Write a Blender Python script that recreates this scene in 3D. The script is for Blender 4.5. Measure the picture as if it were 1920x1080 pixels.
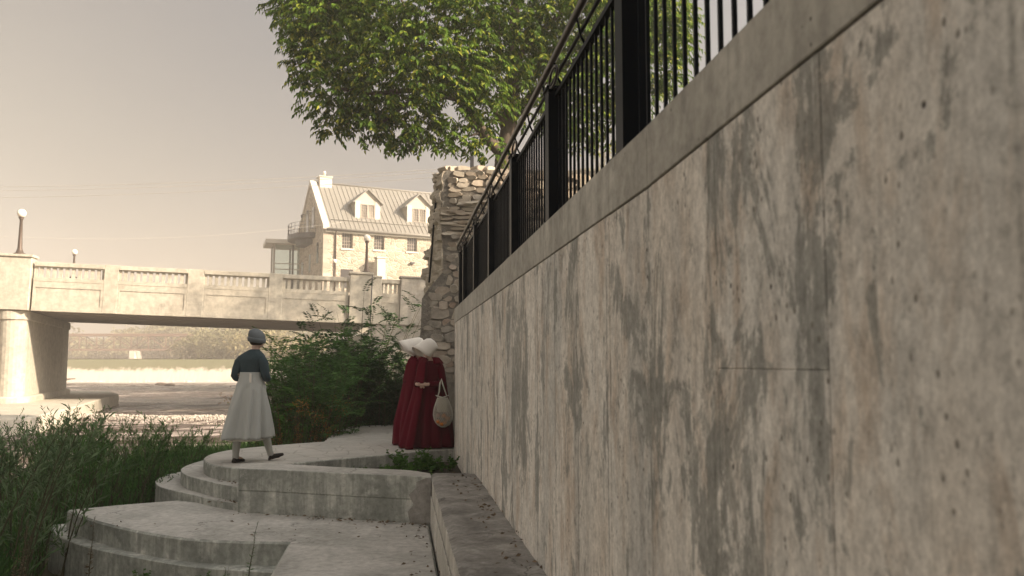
import bpy, bmesh, math, random
import numpy as np
from mathutils import Vector, Matrix, noise as mnoise
R = math.radians
scene = bpy.context.scene
COL = scene.collection
for o in list(bpy.data.objects): bpy.data.objects.remove(o)
rng = np.random.default_rng(7)
random.seed(7)

# ------------------------------------------------------------------ camera, sky, sun
EYE = 1.3
PITCH = R(5.0)
cd = bpy.data.cameras.new("camera"); cam = bpy.data.objects.new("camera", cd); COL.objects.link(cam)
cam.location = (0, 0, EYE); cam.rotation_euler = (R(90) + PITCH, 0, 0)
cd.sensor_width = 36; cd.lens = 30.0; cd.clip_start = 0.05; cd.clip_end = 3000
cd.dof.use_dof = True; cd.dof.focus_distance = 11.0; cd.dof.aperture_fstop = 3.8
scene.camera = cam

SUN_EL = R(27); SUN_V = Vector((0.93, -0.37, 0)).normalized()       # horizontal direction towards the sun
SUN_AZ = math.atan2(SUN_V.x, SUN_V.y)                               # clockwise from +Y
w = bpy.data.worlds.new("World"); scene.world = w; w.use_nodes = True
wn = w.node_tree; wn.nodes.clear()
sky = wn.nodes.new("ShaderNodeTexSky"); sky.sky_type = 'NISHITA'; sky.sun_disc = False
sky.sun_elevation = SUN_EL; sky.sun_rotation = SUN_AZ
sky.air_density = 1.0; sky.dust_density = 6.0; sky.ozone_density = 1.0
hs = wn.nodes.new("ShaderNodeHueSaturation"); hs.inputs['Saturation'].default_value = 0.22
bg = wn.nodes.new("ShaderNodeBackground"); bg.inputs[1].default_value = 0.105
wo = wn.nodes.new("ShaderNodeOutputWorld")
veil = wn.nodes.new("ShaderNodeMix"); veil.data_type = 'RGBA'; veil.inputs[0].default_value = .55      # thin high overcast evens the sky out
veil.inputs[7].default_value = (2.75, 2.72, 2.70, 1)
wn.links.new(sky.outputs[0], hs.inputs['Color']); wn.links.new(hs.outputs[0], veil.inputs[6])
# hazy air: warm and pale low on the left over the river, grey mauve overhead and to the right
tcw = wn.nodes.new("ShaderNodeTexCoord"); dt = wn.nodes.new("ShaderNodeVectorMath"); dt.operation = 'DOT_PRODUCT'
dt.inputs[1].default_value = (-0.65, 0.0, -0.76); wn.links.new(tcw.outputs['Generated'], dt.inputs[0])
mr = wn.nodes.new("ShaderNodeMapRange"); mr.inputs[1].default_value = -1; mr.inputs[2].default_value = 1
wn.links.new(dt.outputs['Value'], mr.inputs[0])
cr = wn.nodes.new("ShaderNodeValToRGB"); el = cr.color_ramp.elements; cr.color_ramp.interpolation = 'B_SPLINE'
SKYK = 1.0
stops = [(-1, (1.25, 1.17, 1.05)), (-.85, (.95, .90, .83)), (-.62, (.44, .43, .43)), (-.41, (.29, .29, .30)), (-.12, (.262, .258, .258)), (-.02, (.295, .28, .265)), (.09, (.345, .320, .285)), (.25, (.445, .402, .335)), (.47, (1.02, .94, .82)), (.8, (1.45, 1.37, 1.22)), (1, (1.45, 1.37, 1.22))]      # out-of-view ends raised to brighten the shaded wall: sun side first, river side last
while len(el) > 1: el.remove(el[-1])
for i, (p_, c_) in enumerate(stops):
    x = el[0] if i == 0 else el.new((p_+1)/2)
    x.color = (c_[0], c_[1], c_[2], 1)
    if i == 0: x.position = 0
wn.links.new(mr.outputs[0], cr.inputs[0])
mul = wn.nodes.new("ShaderNodeMix"); mul.data_type = 'RGBA'; mul.blend_type = 'MULTIPLY'; mul.inputs[0].default_value = 1
wn.links.new(veil.outputs[2], mul.inputs[6]); wn.links.new(cr.outputs[0], mul.inputs[7])
gl = wn.nodes.new("ShaderNodeVectorMath"); gl.operation = 'SCALE'; gl.inputs['Scale'].default_value = 1.75*SKYK
wn.links.new(mul.outputs[2], gl.inputs[0])
wn.links.new(gl.outputs[0], bg.inputs[0]); wn.links.new(bg.outputs[0], wo.inputs[0])

sl = bpy.data.lights.new("sun", 'SUN'); sl.energy = 4.6; sl.angle = R(0.6); sl.color = (1.0, 0.82, 0.62)
so = bpy.data.objects.new("sun", sl); COL.objects.link(so)
sd = Vector((SUN_V.x * math.cos(SUN_EL), SUN_V.y * math.cos(SUN_EL), math.sin(SUN_EL)))
so.rotation_euler = sd.to_track_quat('Z', 'Y').to_euler(); so.location = (20, -20, 30)
scene.view_settings.view_transform = 'Standard'; scene.view_settings.look = 'None'
scene.view_settings.exposure = 1.3; scene.view_settings.gamma = 1.0
scene.render.engine = 'CYCLES'
scene.render.resolution_x = 1024; scene.render.resolution_y = 576
scene.cycles.volume_bounces = 1
scene.cycles.max_bounces = 6

# ------------------------------------------------------------------ helpers
def P(u, v, Y):
    """point of the place seen at photo pixel u,v when it lies Y metres ahead"""
    up = (540 - v) / 1600; k = Y / (math.cos(PITCH) - up * math.sin(PITCH))
    return Vector(((u - 960) / 1600 * k, Y, EYE + (math.sin(PITCH) + up * math.cos(PITCH)) * k))
def PZ(u, v, z):
    up = (540 - v) / 1600
    k = (z - EYE) / (math.sin(PITCH) + up * math.cos(PITCH))
    return Vector(((u - 960) / 1600 * k, (math.cos(PITCH) - up * math.sin(PITCH)) * k, z))

def tag(o, label=None, cat=None, group=None, kind=None):
    if label: o['label'] = label
    if cat: o['category'] = cat
    if group: o['group'] = group
    if kind: o['kind'] = kind
    return o
def empty(name, loc=(0, 0, 0), rz=0.0, ry=0.0):
    o = bpy.data.objects.new(name, None); COL.objects.link(o)
    o.location = loc; o.rotation_euler = (0, ry, rz); o.empty_display_size = .2
    return o
def link_mesh(name, me, parent=None):
    o = bpy.data.objects.new(name, me); COL.objects.link(o)
    if parent: o.parent = parent
    return o

class MB:
    def __init__(s): s.v = []; s.f = []; s.sm = []
    def add(s, vs, fs, smooth=False):
        n = len(s.v); s.v += [tuple(x) for x in vs]
        s.f += [tuple(i + n for i in f) for f in fs]; s.sm += [smooth] * len(fs); return s
    def box(s, x0, x1, y0, y1, z0, z1, M=None):
        vs = [Vector(p) for p in ((x0,y0,z0),(x1,y0,z0),(x1,y1,z0),(x0,y1,z0),(x0,y0,z1),(x1,y0,z1),(x1,y1,z1),(x0,y1,z1))]
        if M: vs = [M @ p for p in vs]
        return s.add(vs, [(0,3,2,1),(4,5,6,7),(0,1,5,4),(1,2,6,5),(2,3,7,6),(3,0,4,7)])
    def prism(s, poly, z0, z1, M=None):
        """poly: list of (x,y) counter-clockwise"""
        n = len(poly)
        vs = [Vector((x, y, z0)) for x, y in poly] + [Vector((x, y, z1)) for x, y in poly]
        if M: vs = [M @ p for p in vs]
        fs = [tuple(range(n - 1, -1, -1)), tuple(range(n, 2 * n))]
        fs += [(i, (i + 1) % n, n + (i + 1) % n, n + i) for i in range(n)]
        return s.add(vs, fs)
    def tube(s, pts, rad, seg=8, cap=True, smooth=True):
        pts = [Vector(p) for p in pts]; n = len(pts)
        if not hasattr(rad, '__len__'): rad = [rad] * n
        rings = []; up = Vector((0, 0, 1))
        t0 = (pts[1] - pts[0]).normalized()
        a = t0.cross(up)
        if a.length < 1e-3: a = Vector((1, 0, 0))
        a.normalize()
        for i in range(n):
            t = (pts[min(i + 1, n - 1)] - pts[max(i - 1, 0)]).normalized()
            a = (a - t * a.dot(t)); a.normalize(); b = t.cross(a)
            rings.append([pts[i] + (a * math.cos(2*math.pi*k/seg) + b * math.sin(2*math.pi*k/seg)) * rad[i] for k in range(seg)])
        vs = [p for r in rings for p in r]; fs = []
        for i in range(n - 1):
            for k in range(seg):
                fs.append((i*seg+k, i*seg+(k+1)%seg, (i+1)*seg+(k+1)%seg, (i+1)*seg+k))
        if cap: fs += [tuple(range(seg - 1, -1, -1)), tuple(range((n-1)*seg, n*seg))]
        return s.add(vs, fs, smooth)
    def lathe(s, prof, c=(0,0,0), seg=16, smooth=True):
        vs = []; fs = []
        for r, z in prof:
            for k in range(seg):
                a = 2*math.pi*k/seg; vs.append((c[0]+r*math.cos(a), c[1]+r*math.sin(a), c[2]+z))
        for i in range(len(prof)-1):
            for k in range(seg):
                fs.append((i*seg+k, i*seg+(k+1)%seg, (i+1)*seg+(k+1)%seg, (i+1)*seg+k))
        fs += [tuple(range(seg-1,-1,-1)), tuple(range((len(prof)-1)*seg, len(prof)*seg))]
        return s.add(vs, fs, smooth)
    def loft(s, rings, closed=True, cap=False, smooth=True):
        m = len(rings[0]); vs = [p for r in rings for p in r]; fs = []
        for i in range(len(rings)-1):
            for k in range(m if closed else m-1):
                fs.append((i*m+k, i*m+(k+1)%m, (i+1)*m+(k+1)%m, (i+1)*m+k))
        if cap: fs += [tuple(range(m-1,-1,-1)), tuple(range((len(rings)-1)*m, len(rings)*m))]
        return s.add(vs, fs, smooth)
    def mesh(s, name, mat):
        me = bpy.data.meshes.new(name); me.from_pydata(s.v, [], s.f)
        me.polygons.foreach_set('use_smooth', s.sm); me.materials.append(mat); me.update(); return me
    def build(s, name, mat, parent=None, bevel=0, solid=0, sub=0):
        o = link_mesh(name, s.mesh(name, mat), parent)
        if solid:
            m = o.modifiers.new('solid', 'SOLIDIFY'); m.thickness = solid; m.offset = 0
        if bevel:
            m = o.modifiers.new('bevel', 'BEVEL'); m.width = bevel; m.segments = 1; m.limit_method = 'ANGLE'; m.angle_limit = R(40)
        if sub:
            m = o.modifiers.new('sub', 'SUBSURF'); m.levels = sub; m.render_levels = sub
        return o

def copy_tree(o, parent=None):
    c = o.copy(); COL.objects.link(c); c.parent = parent
    for ch in o.children: copy_tree(ch, c)
    return c

# ------------------------------------------------------------------ materials
class NT:
    def __init__(s, name):
        s.m = bpy.data.materials.new(name); s.m.use_nodes = True; s.t = s.m.node_tree
        s.b = s.t.nodes['Principled BSDF']; s.out = s.t.nodes['Material Output']
        s.b.inputs['Roughness'].default_value = .85
        if 'Specular IOR Level' in s.b.inputs: s.b.inputs['Specular IOR Level'].default_value = .3
        s._pos = None
    def n(s, t, **kw):
        x = s.t.nodes.new(t)
        for k, val in kw.items(): setattr(x, k, val)
        return x
    def l(s, a, b): s.t.links.new(a, b)
    def pos(s, scale=(1,1,1), rz=0, kind='pos'):
        if kind == 'pos': src = s.n('ShaderNodeNewGeometry').outputs['Position']
        else: src = s.n('ShaderNodeTexCoord').outputs['Object']
        mp = s.n('ShaderNodeMapping'); mp.vector_type = 'POINT'
        if rz:
            m0 = s.n('ShaderNodeMapping'); m0.inputs['Rotation'].default_value = (0, 0, rz); s.l(src, m0.inputs[0]); src = m0.outputs[0]
        mp.inputs['Scale'].default_value = scale; s.l(src, mp.inputs[0]); return mp.outputs[0]
    def noise(s, vec, scale=1, detail=4, rough=.55, dist=0):
        x = s.n('ShaderNodeTexNoise'); s.l(vec, x.inputs['Vector'])
        x.inputs['Scale'].default_value = scale; x.inputs['Detail'].default_value = detail
        x.inputs['Roughness'].default_value = rough; x.inputs['Distortion'].default_value = dist
        return x.outputs['Fac']
    def voro(s, vec, scale=1, feature='F1', out='Distance', rand=1):
        x = s.n('ShaderNodeTexVoronoi', feature=feature); s.l(vec, x.inputs['Vector']); x.inputs['Scale'].default_value = scale
        x.inputs['Randomness'].default_value = rand
        return x.outputs[out]
    def ramp(s, fac, stops):
        x = s.n('ShaderNodeValToRGB'); s.l(fac, x.inputs[0]); e = x.color_ramp.elements
        while len(e) > 1: e.remove(e[-1])
        for i, (p, c) in enumerate(stops):
            el = e[0] if i == 0 else e.new(p)
            if i == 0: el.position = p
            el.color = (c, c, c, 1) if not hasattr(c, '__len__') else (*c, 1)
        return x.outputs[0]
    def mix(s, fac, a, b, mode='MIX'):
        x = s.n('ShaderNodeMix', data_type='RGBA', blend_type=mode)
        for sock, val in ((x.inputs[0], fac), (x.inputs[6], a), (x.inputs[7], b)):
            if isinstance(val, bpy.types.NodeSocket): s.l(val, sock)
            elif hasattr(val, '__len__'): sock.default_value = (*val, 1)
            else: sock.default_value = val
        return x.outputs[2]
    def math(s, op, a, b=0):
        x = s.n('ShaderNodeMath', operation=op)
        for sock, val in ((x.inputs[0], a), (x.inputs[1], b)):
            if isinstance(val, bpy.types.NodeSocket): s.l(val, sock)
            else: sock.default_value = val
        return x.outputs[0]
    def col(s, c):
        if isinstance(c, bpy.types.NodeSocket): s.l(c, s.b.inputs['Base Color'])
        else: s.b.inputs['Base Color'].default_value = (*c, 1)
    def rough(s, r):
        if isinstance(r, bpy.types.NodeSocket): s.l(r, s.b.inputs['Roughness'])
        else: s.b.inputs['Roughness'].default_value = r
    def bump(s, h, strength=.5, dist=.01):
        x = s.n('ShaderNodeBump'); s.l(h, x.inputs['Height']); x.inputs['Strength'].default_value = strength
        x.inputs['Distance'].default_value = dist; s.l(x.outputs[0], s.b.inputs['Normal'])

WALL_A = math.atan2(0.1332, 1.0)           # the wall runs this far left of straight ahead

def concrete(name, base, dark, light, stain=.5, scale=1.0, streak=False, pits=True, bumpd=.004, crack=False):
    t = NT(name)
    pz = t.pos((scale, scale, scale))
    big = t.noise(pz, 1.1, 8, .62, .6)
    fine = t.noise(pz, 14, 6, .7)
    c = t.mix(t.ramp(big, [(.38, 0), (.62, 1)]), dark, base)
    c = t.mix(t.ramp(t.noise(pz, 3.1, 7, .65, .3), [(.5, 0), (.72, stain)]), c, light)
    if streak:
        ps = t.pos((6*scale, 6*scale, .5*scale)); st = t.noise(ps, 1.6, 6, .6)
        c = t.mix(t.ramp(st, [(.42, .65), (.56, 0)]), c, dark)
    if crack:
        dv_ = t.n('ShaderNodeVectorMath', operation='ADD'); t.l(pz, dv_.inputs[0]); dn = t.n('ShaderNodeTexNoise'); t.l(pz, dn.inputs['Vector']); dn.inputs['Scale'].default_value = 2.5; dn.inputs['Detail'].default_value = 6
        t.l(dn.outputs['Color'], dv_.inputs[1]); ck = t.voro(dv_.outputs[0], .62, 'DISTANCE_TO_EDGE')
        c = t.mix(t.math('MULTIPLY', t.ramp(ck, [(.002, 1), (.009, 0)]), t.ramp(t.noise(pz, .8, 3), [(.48, 0), (.56, .8)])), c, tuple(x*.4 for x in dark))
    c = t.mix(1.0, c, t.ramp(fine, [(.30, .74), (.5, 1.0), (.70, 1.22)]), 'MULTIPLY')
    h = t.mix(.5, big, fine)
    if pits:
        vd = t.voro(pz, 17); pm = t.ramp(vd, [(.05, 1), (.11, 0)])
        gate = t.ramp(t.noise(pz, 5, 2), [(.5, 0), (.58, 1)])
        pm2 = t.math('MULTIPLY', pm, gate)
        c = t.mix(pm2, c, tuple(x*.35 for x in dark))
        h = t.mix(pm2, h, (0, 0, 0))
    t.col(c); t.rough(.9); t.bump(h, .6, bumpd*2)
    return t.m

def make_wall_mat():
    t = NT("weathered_wall_concrete")
    def V(sx, sz): return t.pos((sx, sx, sz), rz=-WALL_A)
    pale = (.70, .66, .60); tan = (.62, .57, .505); dk = (.235, .235, .215); cool = (.47, .465, .44)
    c = t.mix(t.ramp(t.noise(V(2.0, .7), 1, 6, .6, .5), [(.40, 0), (.60, 1)]), tan, pale)
    c = t.mix(t.ramp(t.noise(V(1.1, .45), 1, 4, .5, .3), [(.48, 0), (.62, .7)]), c, cool)
    c = t.mix(t.ramp(t.noise(V(5.0, 1.6), 1.3, 6, .65, .5), [(.50, 0), (.66, .65)]), c, (.42, .325, .245))
    # broad soft damp bands that run the full height
    c = t.mix(t.ramp(t.noise(V(4.2, .10), 1.0, 3, .5, .15), [(.57, 0), (.66, .42)]), c, (.33, .325, .31))
    # closeness to the formwork joints
    sep = t.n('ShaderNodeSeparateXYZ'); t.l(V(1, 1), sep.inputs[0])
    wob = t.math('MULTIPLY', t.math('SUBTRACT', t.noise(V(5, 3), 1, 6, .7), .5), .05)
    fr = t.math('FRACT', t.math('ADD', t.math('DIVIDE', t.math('SUBTRACT', t.math('ADD', sep.outputs[1], wob), 1.67), .597), .5))
    jd = t.math('MULTIPLY', t.math('ABSOLUTE', t.math('SUBTRACT', fr, .5)), .597)
    near = t.ramp(jd, [(0, 1), (.13, 0)]); line = t.ramp(jd, [(.003, 1), (.014, 0)])
    tm = t.n('ShaderNodeMapRange'); t.l(sep.outputs[2], tm.inputs[0]); tm.inputs[1].default_value = 1.0; tm.inputs[2].default_value = 1.95; tm.inputs[3].default_value = 0; tm.inputs[4].default_value = .028
    # ragged edged dark patches, denser along the joints and in some stretches
    a = t.noise(V(3.0, 1.7), 1.0, 15, .72, .55); b = t.noise(V(17, 4.5), 1.0, 12, .78, .4); gate = t.noise(V(.8, .6), 1.0, 3, .5)
    s = t.math('ADD', t.math('ADD', t.math('MULTIPLY', a, .70), t.math('MULTIPLY', b, .22)), t.math('ADD', t.math('MULTIPLY', gate, .38), t.math('ADD', t.math('MULTIPLY', near, .050), tm.outputs[0])))
    m = t.ramp(s, [(.706, 0), (.719, .72), (.78, .88)])
    c = t.mix(m, c, dk)
    a2 = t.noise(V(8, 4.2), 1.0, 15, .78, .4); g2 = t.noise(V(1.4, .9), 1.0, 3)
    s2 = t.math('ADD', t.math('MULTIPLY', a2, .75), t.math('MULTIPLY', g2, .40))
    c = t.mix(t.ramp(s2, [(.625, 0), (.640, .62), (.70, .85)]), c, (.27, .265, .24))
    c = t.mix(t.math('MULTIPLY', line, t.ramp(t.noise(V(3, 2.5), 1, 6, .7), [(.42, .05), (.55, .75)])), c, (.18, .175, .155))
    # thin runs and lime streaks
    c = t.mix(t.ramp(t.noise(V(24, .8), 1.0, 8, .7, .2), [(.60, 0), (.70, .5)]), c, (.22, .205, .18))
    c = t.mix(t.ramp(t.noise(V(19, .7), 1.3, 8, .7, .3), [(.60, 0), (.70, .6)]), c, (.72, .69, .63))
    med = t.noise(V(26, 17), 1, 10, .8)
    c = t.mix(1.0, c, t.ramp(med, [(.36, .70), (.5, 1.0), (.64, 1.22)]), 'MULTIPLY')
    fine = t.noise(V(75, 55), 1, 5, .75)
    c = t.mix(1.0, c, t.ramp(fine, [(.30, .78), (.70, 1.2)]), 'MULTIPLY')
    v1 = t.voro(V(9, 9), 1.0); pm = t.math('MULTIPLY', t.ramp(v1, [(.045, 1), (.085, 0)]), t.ramp(t.noise(V(3, 3), 1, 2), [(.46, 0), (.54, 1)]))
    v2 = t.voro(V(32, 24), 1.0); pm2 = t.math('MULTIPLY', t.ramp(v2, [(.12, .85), (.24, 0)]), t.ramp(t.noise(V(7, 6), 1, 4), [(.50, 0), (.58, 1)]))
    c = t.mix(pm, c, (.06, .055, .05)); c = t.mix(pm2, c, (.16, .145, .125))
    t.col(c); t.rough(.88)
    h = t.mix(.45, fine, s); h = t.mix(pm, h, (0, 0, 0)); h = t.mix(pm2, h, (.15, .15, .15))
    t.bump(h, .8, .007)
    return t.m

def leafmat(name, c0, c1, c2=None, trans=.3, rough=.5):
    t = NT(name)
    g = t.n('ShaderNodeNewGeometry')
    stops = [(0, c0), (.7, c1)]
    if c2: stops.append((1.0, c2))
    c = t.ramp(g.outputs['Random Per Island'], stops)
    big = t.noise(t.pos((1, 1, 1)), .9, 3)
    c = t.mix(t.ramp(big, [(.35, 0), (.65, .6)]), c, tuple(min(1, x*1.5) for x in c1))
    t.col(c); t.rough(rough); t.b.inputs['Specular IOR Level'].default_value = .12
    tr = t.n('ShaderNodeBsdfTranslucent'); t.l(c, tr.inputs[0])
    mx = t.n('ShaderNodeMixShader'); mx.inputs[0].default_value = trans
    t.l(t.b.outputs[0], mx.inputs[1]); t.l(tr.outputs[0], mx.inputs[2]); t.l(mx.outputs[0], t.out.inputs[0])
    return t.m

def plain(name, c, rough=.7, metal=0, var=.25, scale=6, bump=.0):
    t = NT(name); p = t.pos((scale, scale, scale), kind='obj')
    nz = t.noise(p, 1, 5, .6)
    t.col(t.mix(nz, tuple(x*(1-var) for x in c), tuple(min(1, x*(1+var)) for x in c)))
    t.rough(rough); t.b.inputs['Metallic'].default_value = metal
    if sum(c) < .06: t.b.inputs['Specular IOR Level'].default_value = .06
    if bump: t.bump(t.noise(p, 6, 5, .6), .5, bump)
    return t.m

M = {}
M['wall'] = make_wall_mat()
M['coping'] = concrete("coping_concrete", (.44, .42, .375), (.31, .295, .26), (.56, .54, .48), .6, 1.0, True)
M['slab'] = concrete("walkway_concrete", (.48, .46, .425), (.34, .33, .30), (.58, .56, .52), .5, 1.0, crack=True)
M['riser'] = concrete("riser_concrete", (.45, .455, .41), (.22, .23, .205), (.62, .61, .56), .9, 1.3, True)
M['ledge'] = concrete("ledge_concrete", (.30, .285, .26), (.18, .17, .155), (.44, .42, .39), .8, 1.5, crack=True)
M['ledgeface'] = concrete("ledge_face_concrete", (.53, .50, .45), (.33, .315, .28), (.68, .65, .59), .7, 1.5, True)
M['black'] = plain("black_painted_steel", (.006, .008, .011), .4, 0, .3, 3)
M['rail'] = plain("worn_rail_steel", (.05, .042, .038), .35, .5, .3, 8)
M['bridge'] = concrete("bridge_concrete", (.50, .46, .385), (.42, .385, .32), (.57, .53, .45), .5, .25, True, False, .01)
M['bridge2'] = concrete("abutment_concrete", (.42, .385, .33), (.27, .25, .22), (.50, .46, .40), .6, .4, True, False, .01)
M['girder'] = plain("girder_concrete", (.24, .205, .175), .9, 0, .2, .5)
M['mortar'] = concrete("old_mortar", (.25, .225, .19), (.14, .13, .115), (.36, .33, .28), .8, 1.6, False, False, .05)
M['roof'] = plain("standing_seam_roof_metal", (.22, .205, .18), .55, .1, .08, .5)
M['frame'] = plain("pale_painted_wood", (.55, .51, .44), .7, 0, .1, 1)
M['darkmetal'] = plain("dark_grey_metal", (.07, .07, .075), .5, .3, .2, 2)
M['lamppole'] = plain("bronze_lamp_metal", (.10, .075, .06), .5, .3, .2, 2)
M['rust'] = plain("rusty_red_steel", (.13, .07, .05), .8, 0, .3, .5)
M['bark'] = plain("bark", (.12, .095, .075), .95, 0, .4, 5, .02)
M['stemwood'] = plain("green_brown_stem", (.07, .065, .035), .9, 0, .3, 5)
M['soil'] = plain("dark_soil", (.045, .04, .028), 1, 0, .4, 5, .02)
M['red'] = None

def stone_mat(name, palette, bumpd=.012, sc=1.0):
    t = NT(name); oi = t.n('ShaderNodeObjectInfo')
    c = t.ramp(oi.outputs['Random'], palette)
    pn = t.pos((sc, sc, sc))
    n1 = t.noise(pn, 9, 8, .7, .4); n2 = t.noise(pn, 2.2, 4, .6)
    c = t.mix(.5, c, t.mix(n1, (.12, .105, .09), (.60, .54, .45)), 'MULTIPLY') if False else t.mix(.38, c, t.ramp(n1, [(.3, (.13, .115, .10)), (.7, (.52, .47, .39))]))
    c = t.mix(t.ramp(n2, [(.5, 0), (.7, .35)]), c, (.48, .43, .35))
    t.col(c); t.rough(.95); t.bump(n1, .9, bumpd); return t.m
M['rubble'] = stone_mat("rubble_stone", [(0, (.34, .28, .22)), (.22, (.17, .16, .145)), (.42, (.44, .39, .32)), (.6, (.27, .17, .125)), (.8, (.52, .47, .39)), (1, (.13, .125, .12))])
M['limestone'] = stone_mat("pale_limestone", [(0, (.52, .46, .37)), (.35, (.34, .29, .24)), (.6, (.46, .37, .28)), (1, (.60, .54, .45))])

def make_house_stone():
    t = NT("house_fieldstone"); p = t.pos((1, 1, 1), kind='obj')
    mp = t.n('ShaderNodeMapping'); mp.inputs['Scale'].default_value = (2.1, 2.1, 3.4); t.l(p, mp.inputs[0])
    edge = t.voro(mp.outputs[0], 1.0, 'DISTANCE_TO_EDGE'); cell = t.voro(mp.outputs[0], 1.0, 'F1', 'Color')
    sep = t.n('ShaderNodeSeparateColor'); t.l(cell, sep.inputs[0])
    c = t.ramp(sep.outputs[0], [(0, (.25, .20, .15)), (.35, (.40, .345, .265)), (.7, (.49, .43, .34)), (1, (.33, .26, .19))])
    c = t.mix(t.ramp(edge, [(.02, 1), (.08, 0)]), c, (.52, .465, .38))
    c = t.mix(.2, c, t.ramp(t.noise(p, 7, 5), [(.3, (.24, .21, .16)), (.7, (.62, .54, .43))]))
    t.col(c); t.rough(.95); t.bump(t.ramp(edge, [(0, 0), (.12, 1)]), .8, .05); return t.m
M['housestone'] = make_house_stone()

def make_glass(name, c, rough=.08):
    t = NT(name); t.col(c); t.rough(rough); t.b.inputs['Specular IOR Level'].default_value = .7; return t.m
M['glassdark'] = make_glass("dark_window_glass", (.055, .05, .05), .12)
t = NT("pavilion_glass"); t.b.inputs['Base Color'].default_value = (.75, .85, .82, 1); t.b.inputs['Transmission Weight'].default_value = .85
t.rough(.05); t.b.inputs['IOR'].default_value = 1.1; M['glass'] = t.m
t = NT("white_globe_glass"); t.col((.86, .80, .70)); t.rough(.3); M['globe'] = t.m

def stamped():
    """stamped paving: irregular flag pattern pressed into the slab"""
    t = NT("stamped_walkway_concrete"); p = t.pos((1, 1, 1))
    w1 = t.noise(p, 1.3, 3); 
    mp = t.n('ShaderNodeMapping'); mp.inputs['Scale'].default_value = (1.5, 1.15, 1); mp.inputs['Rotation'].default_value = (0, 0, .5); t.l(p, mp.inputs[0])
    e = t.voro(mp.outputs[0], 1.9, 'DISTANCE_TO_EDGE'); m = t.ramp(e, [(.012, 1), (.03, 0)])
    big = t.noise(p, .9, 7, .62, .5); fine = t.noise(p, 16, 6, .7)
    c = t.mix(t.ramp(big, [(.35, 0), (.65, 1)]), (.35, .34, .315), (.48, .46, .425))
    c = t.mix(.3, c, t.ramp(fine, [(.25, (.25, .23, .20)), (.75, (.66, .62, .54))]))
    sc = t.noise(t.pos((.7, 3.5, 1), rz=.35), 2.2, 5, .6, .5)
    c = t.mix(t.ramp(sc, [(.55, 0), (.66, .35)]), c, (.62, .58, .51))
    c = t.mix(t.math('MULTIPLY', m, .5), c, (.24, .22, .19))
    t.col(c); t.rough(.88); t.bump(t.mix(.75, fine, t.ramp(e, [(0, 0), (.045, 1)])), .8, .012); return t.m
M['stamped'] = stamped()

# ------------------------------------------------------------------ ground, river
def ground_mat():
    t = NT("earth_and_grass"); p = t.pos()
    c = t.mix(t.ramp(t.noise(p, .5, 6, .6), [(.4, 0), (.6, 1)]), (.05, .055, .025), (.09, .085, .045))
    c = t.mix(t.ramp(t.noise(p, 5, 5), [(.5, 0), (.7, .6)]), c, (.15, .12, .08))
    t.col(c); t.rough(1); t.bump(t.noise(p, 9, 6), .8, .03); return t.m
M['ground'] = ground_mat()

WD = Vector((-math.sin(WALL_A), math.cos(WALL_A), 0)); WN = Vector((math.cos(WALL_A), math.sin(WALL_A), 0))
def W(t, d, z=0): return Vector((0, 0, z)) + WD*t + WN*d
WATER = -1.58

gm = MB(); gm.add([(-900,-300,-4), (900,-300,-4), (900,1400,-4), (-900,1400,-4)], [(0,1,2,3)])
tag(gm.build('ground', M['ground']), kind='structure')

# near bank as a height sheet that dives under the river to the left and ahead
def shore_x(y):     # x of the waterline
    pts = [(-40, -14), (5, -13), (14, -11), (22, -9.5), (34, -10), (48, -11), (62, -16), (90, -26), (131, -38), (240, -60), (600, -150)]
    for (a, xa), (b, xb) in zip(pts, pts[1:]):
        if a <= y <= b: return xa + (xb-xa)*(y-a)/(b-a)
    return pts[-1][1]
def bank_z(x, y):
    d = x - shore_x(y)
    nz = mnoise.noise(Vector((x*.35, y*.35, 0)))*.18
    if d < 0: return max(-3.9, WATER + d*.35)
    base = WATER + .05 + min(d, 5)*.085
    if y > 24 :  # rises to the road and the house beyond the bridge end
        base += max(0, min(1, (d-3)/9)) * max(0, min(1, (y-24)/22)) * 6.0
    return base + nz*min(1, d/2)
bk = MB(); ys = list(np.linspace(-8, 40, 81)) + list(np.linspace(42, 130, 45)) + list(np.linspace(140, 600, 24)); xs = list(np.linspace(-45, -12, 14)) + list(np.linspace(-11.5, 4, 42)) + list(np.linspace(6, 60, 10))
vs = []
for y in ys:
    for x in xs:
        xx = x + (shore_x(y)+10)*0.9 if y > 34 else x
        z = bank_z(xx, y)
        if -.6 < (-WD.x*0 + xx) - W(y/WD.y, .2).x and y < 13.5 and xx < 60:  z = min(z, -1.45)
        vs.append((xx, y, z))
nx = len(xs)
bk.add(vs, [(j*nx+i, j*nx+i+1, (j+1)*nx+i+1, (j+1)*nx+i) for j in range(len(ys)-1) for i in range(nx-1)], True)
tag(bk.build('riverbank', M['ground']), kind='structure')

# upper ground held back by the wall
ug = MB(); ug.prism([tuple(W(-14, 1.25)[:2]), tuple(W(-14, 70)[:2]), tuple(W(60, 70)[:2]), tuple(W(60, 4)[:2]), tuple(W(19, 1.6)[:2]), tuple(W(13.0, 1.25)[:2])], -3.95, 1.93)
tag(ug.build('upper_ground', M['ground']), kind='structure')

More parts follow.
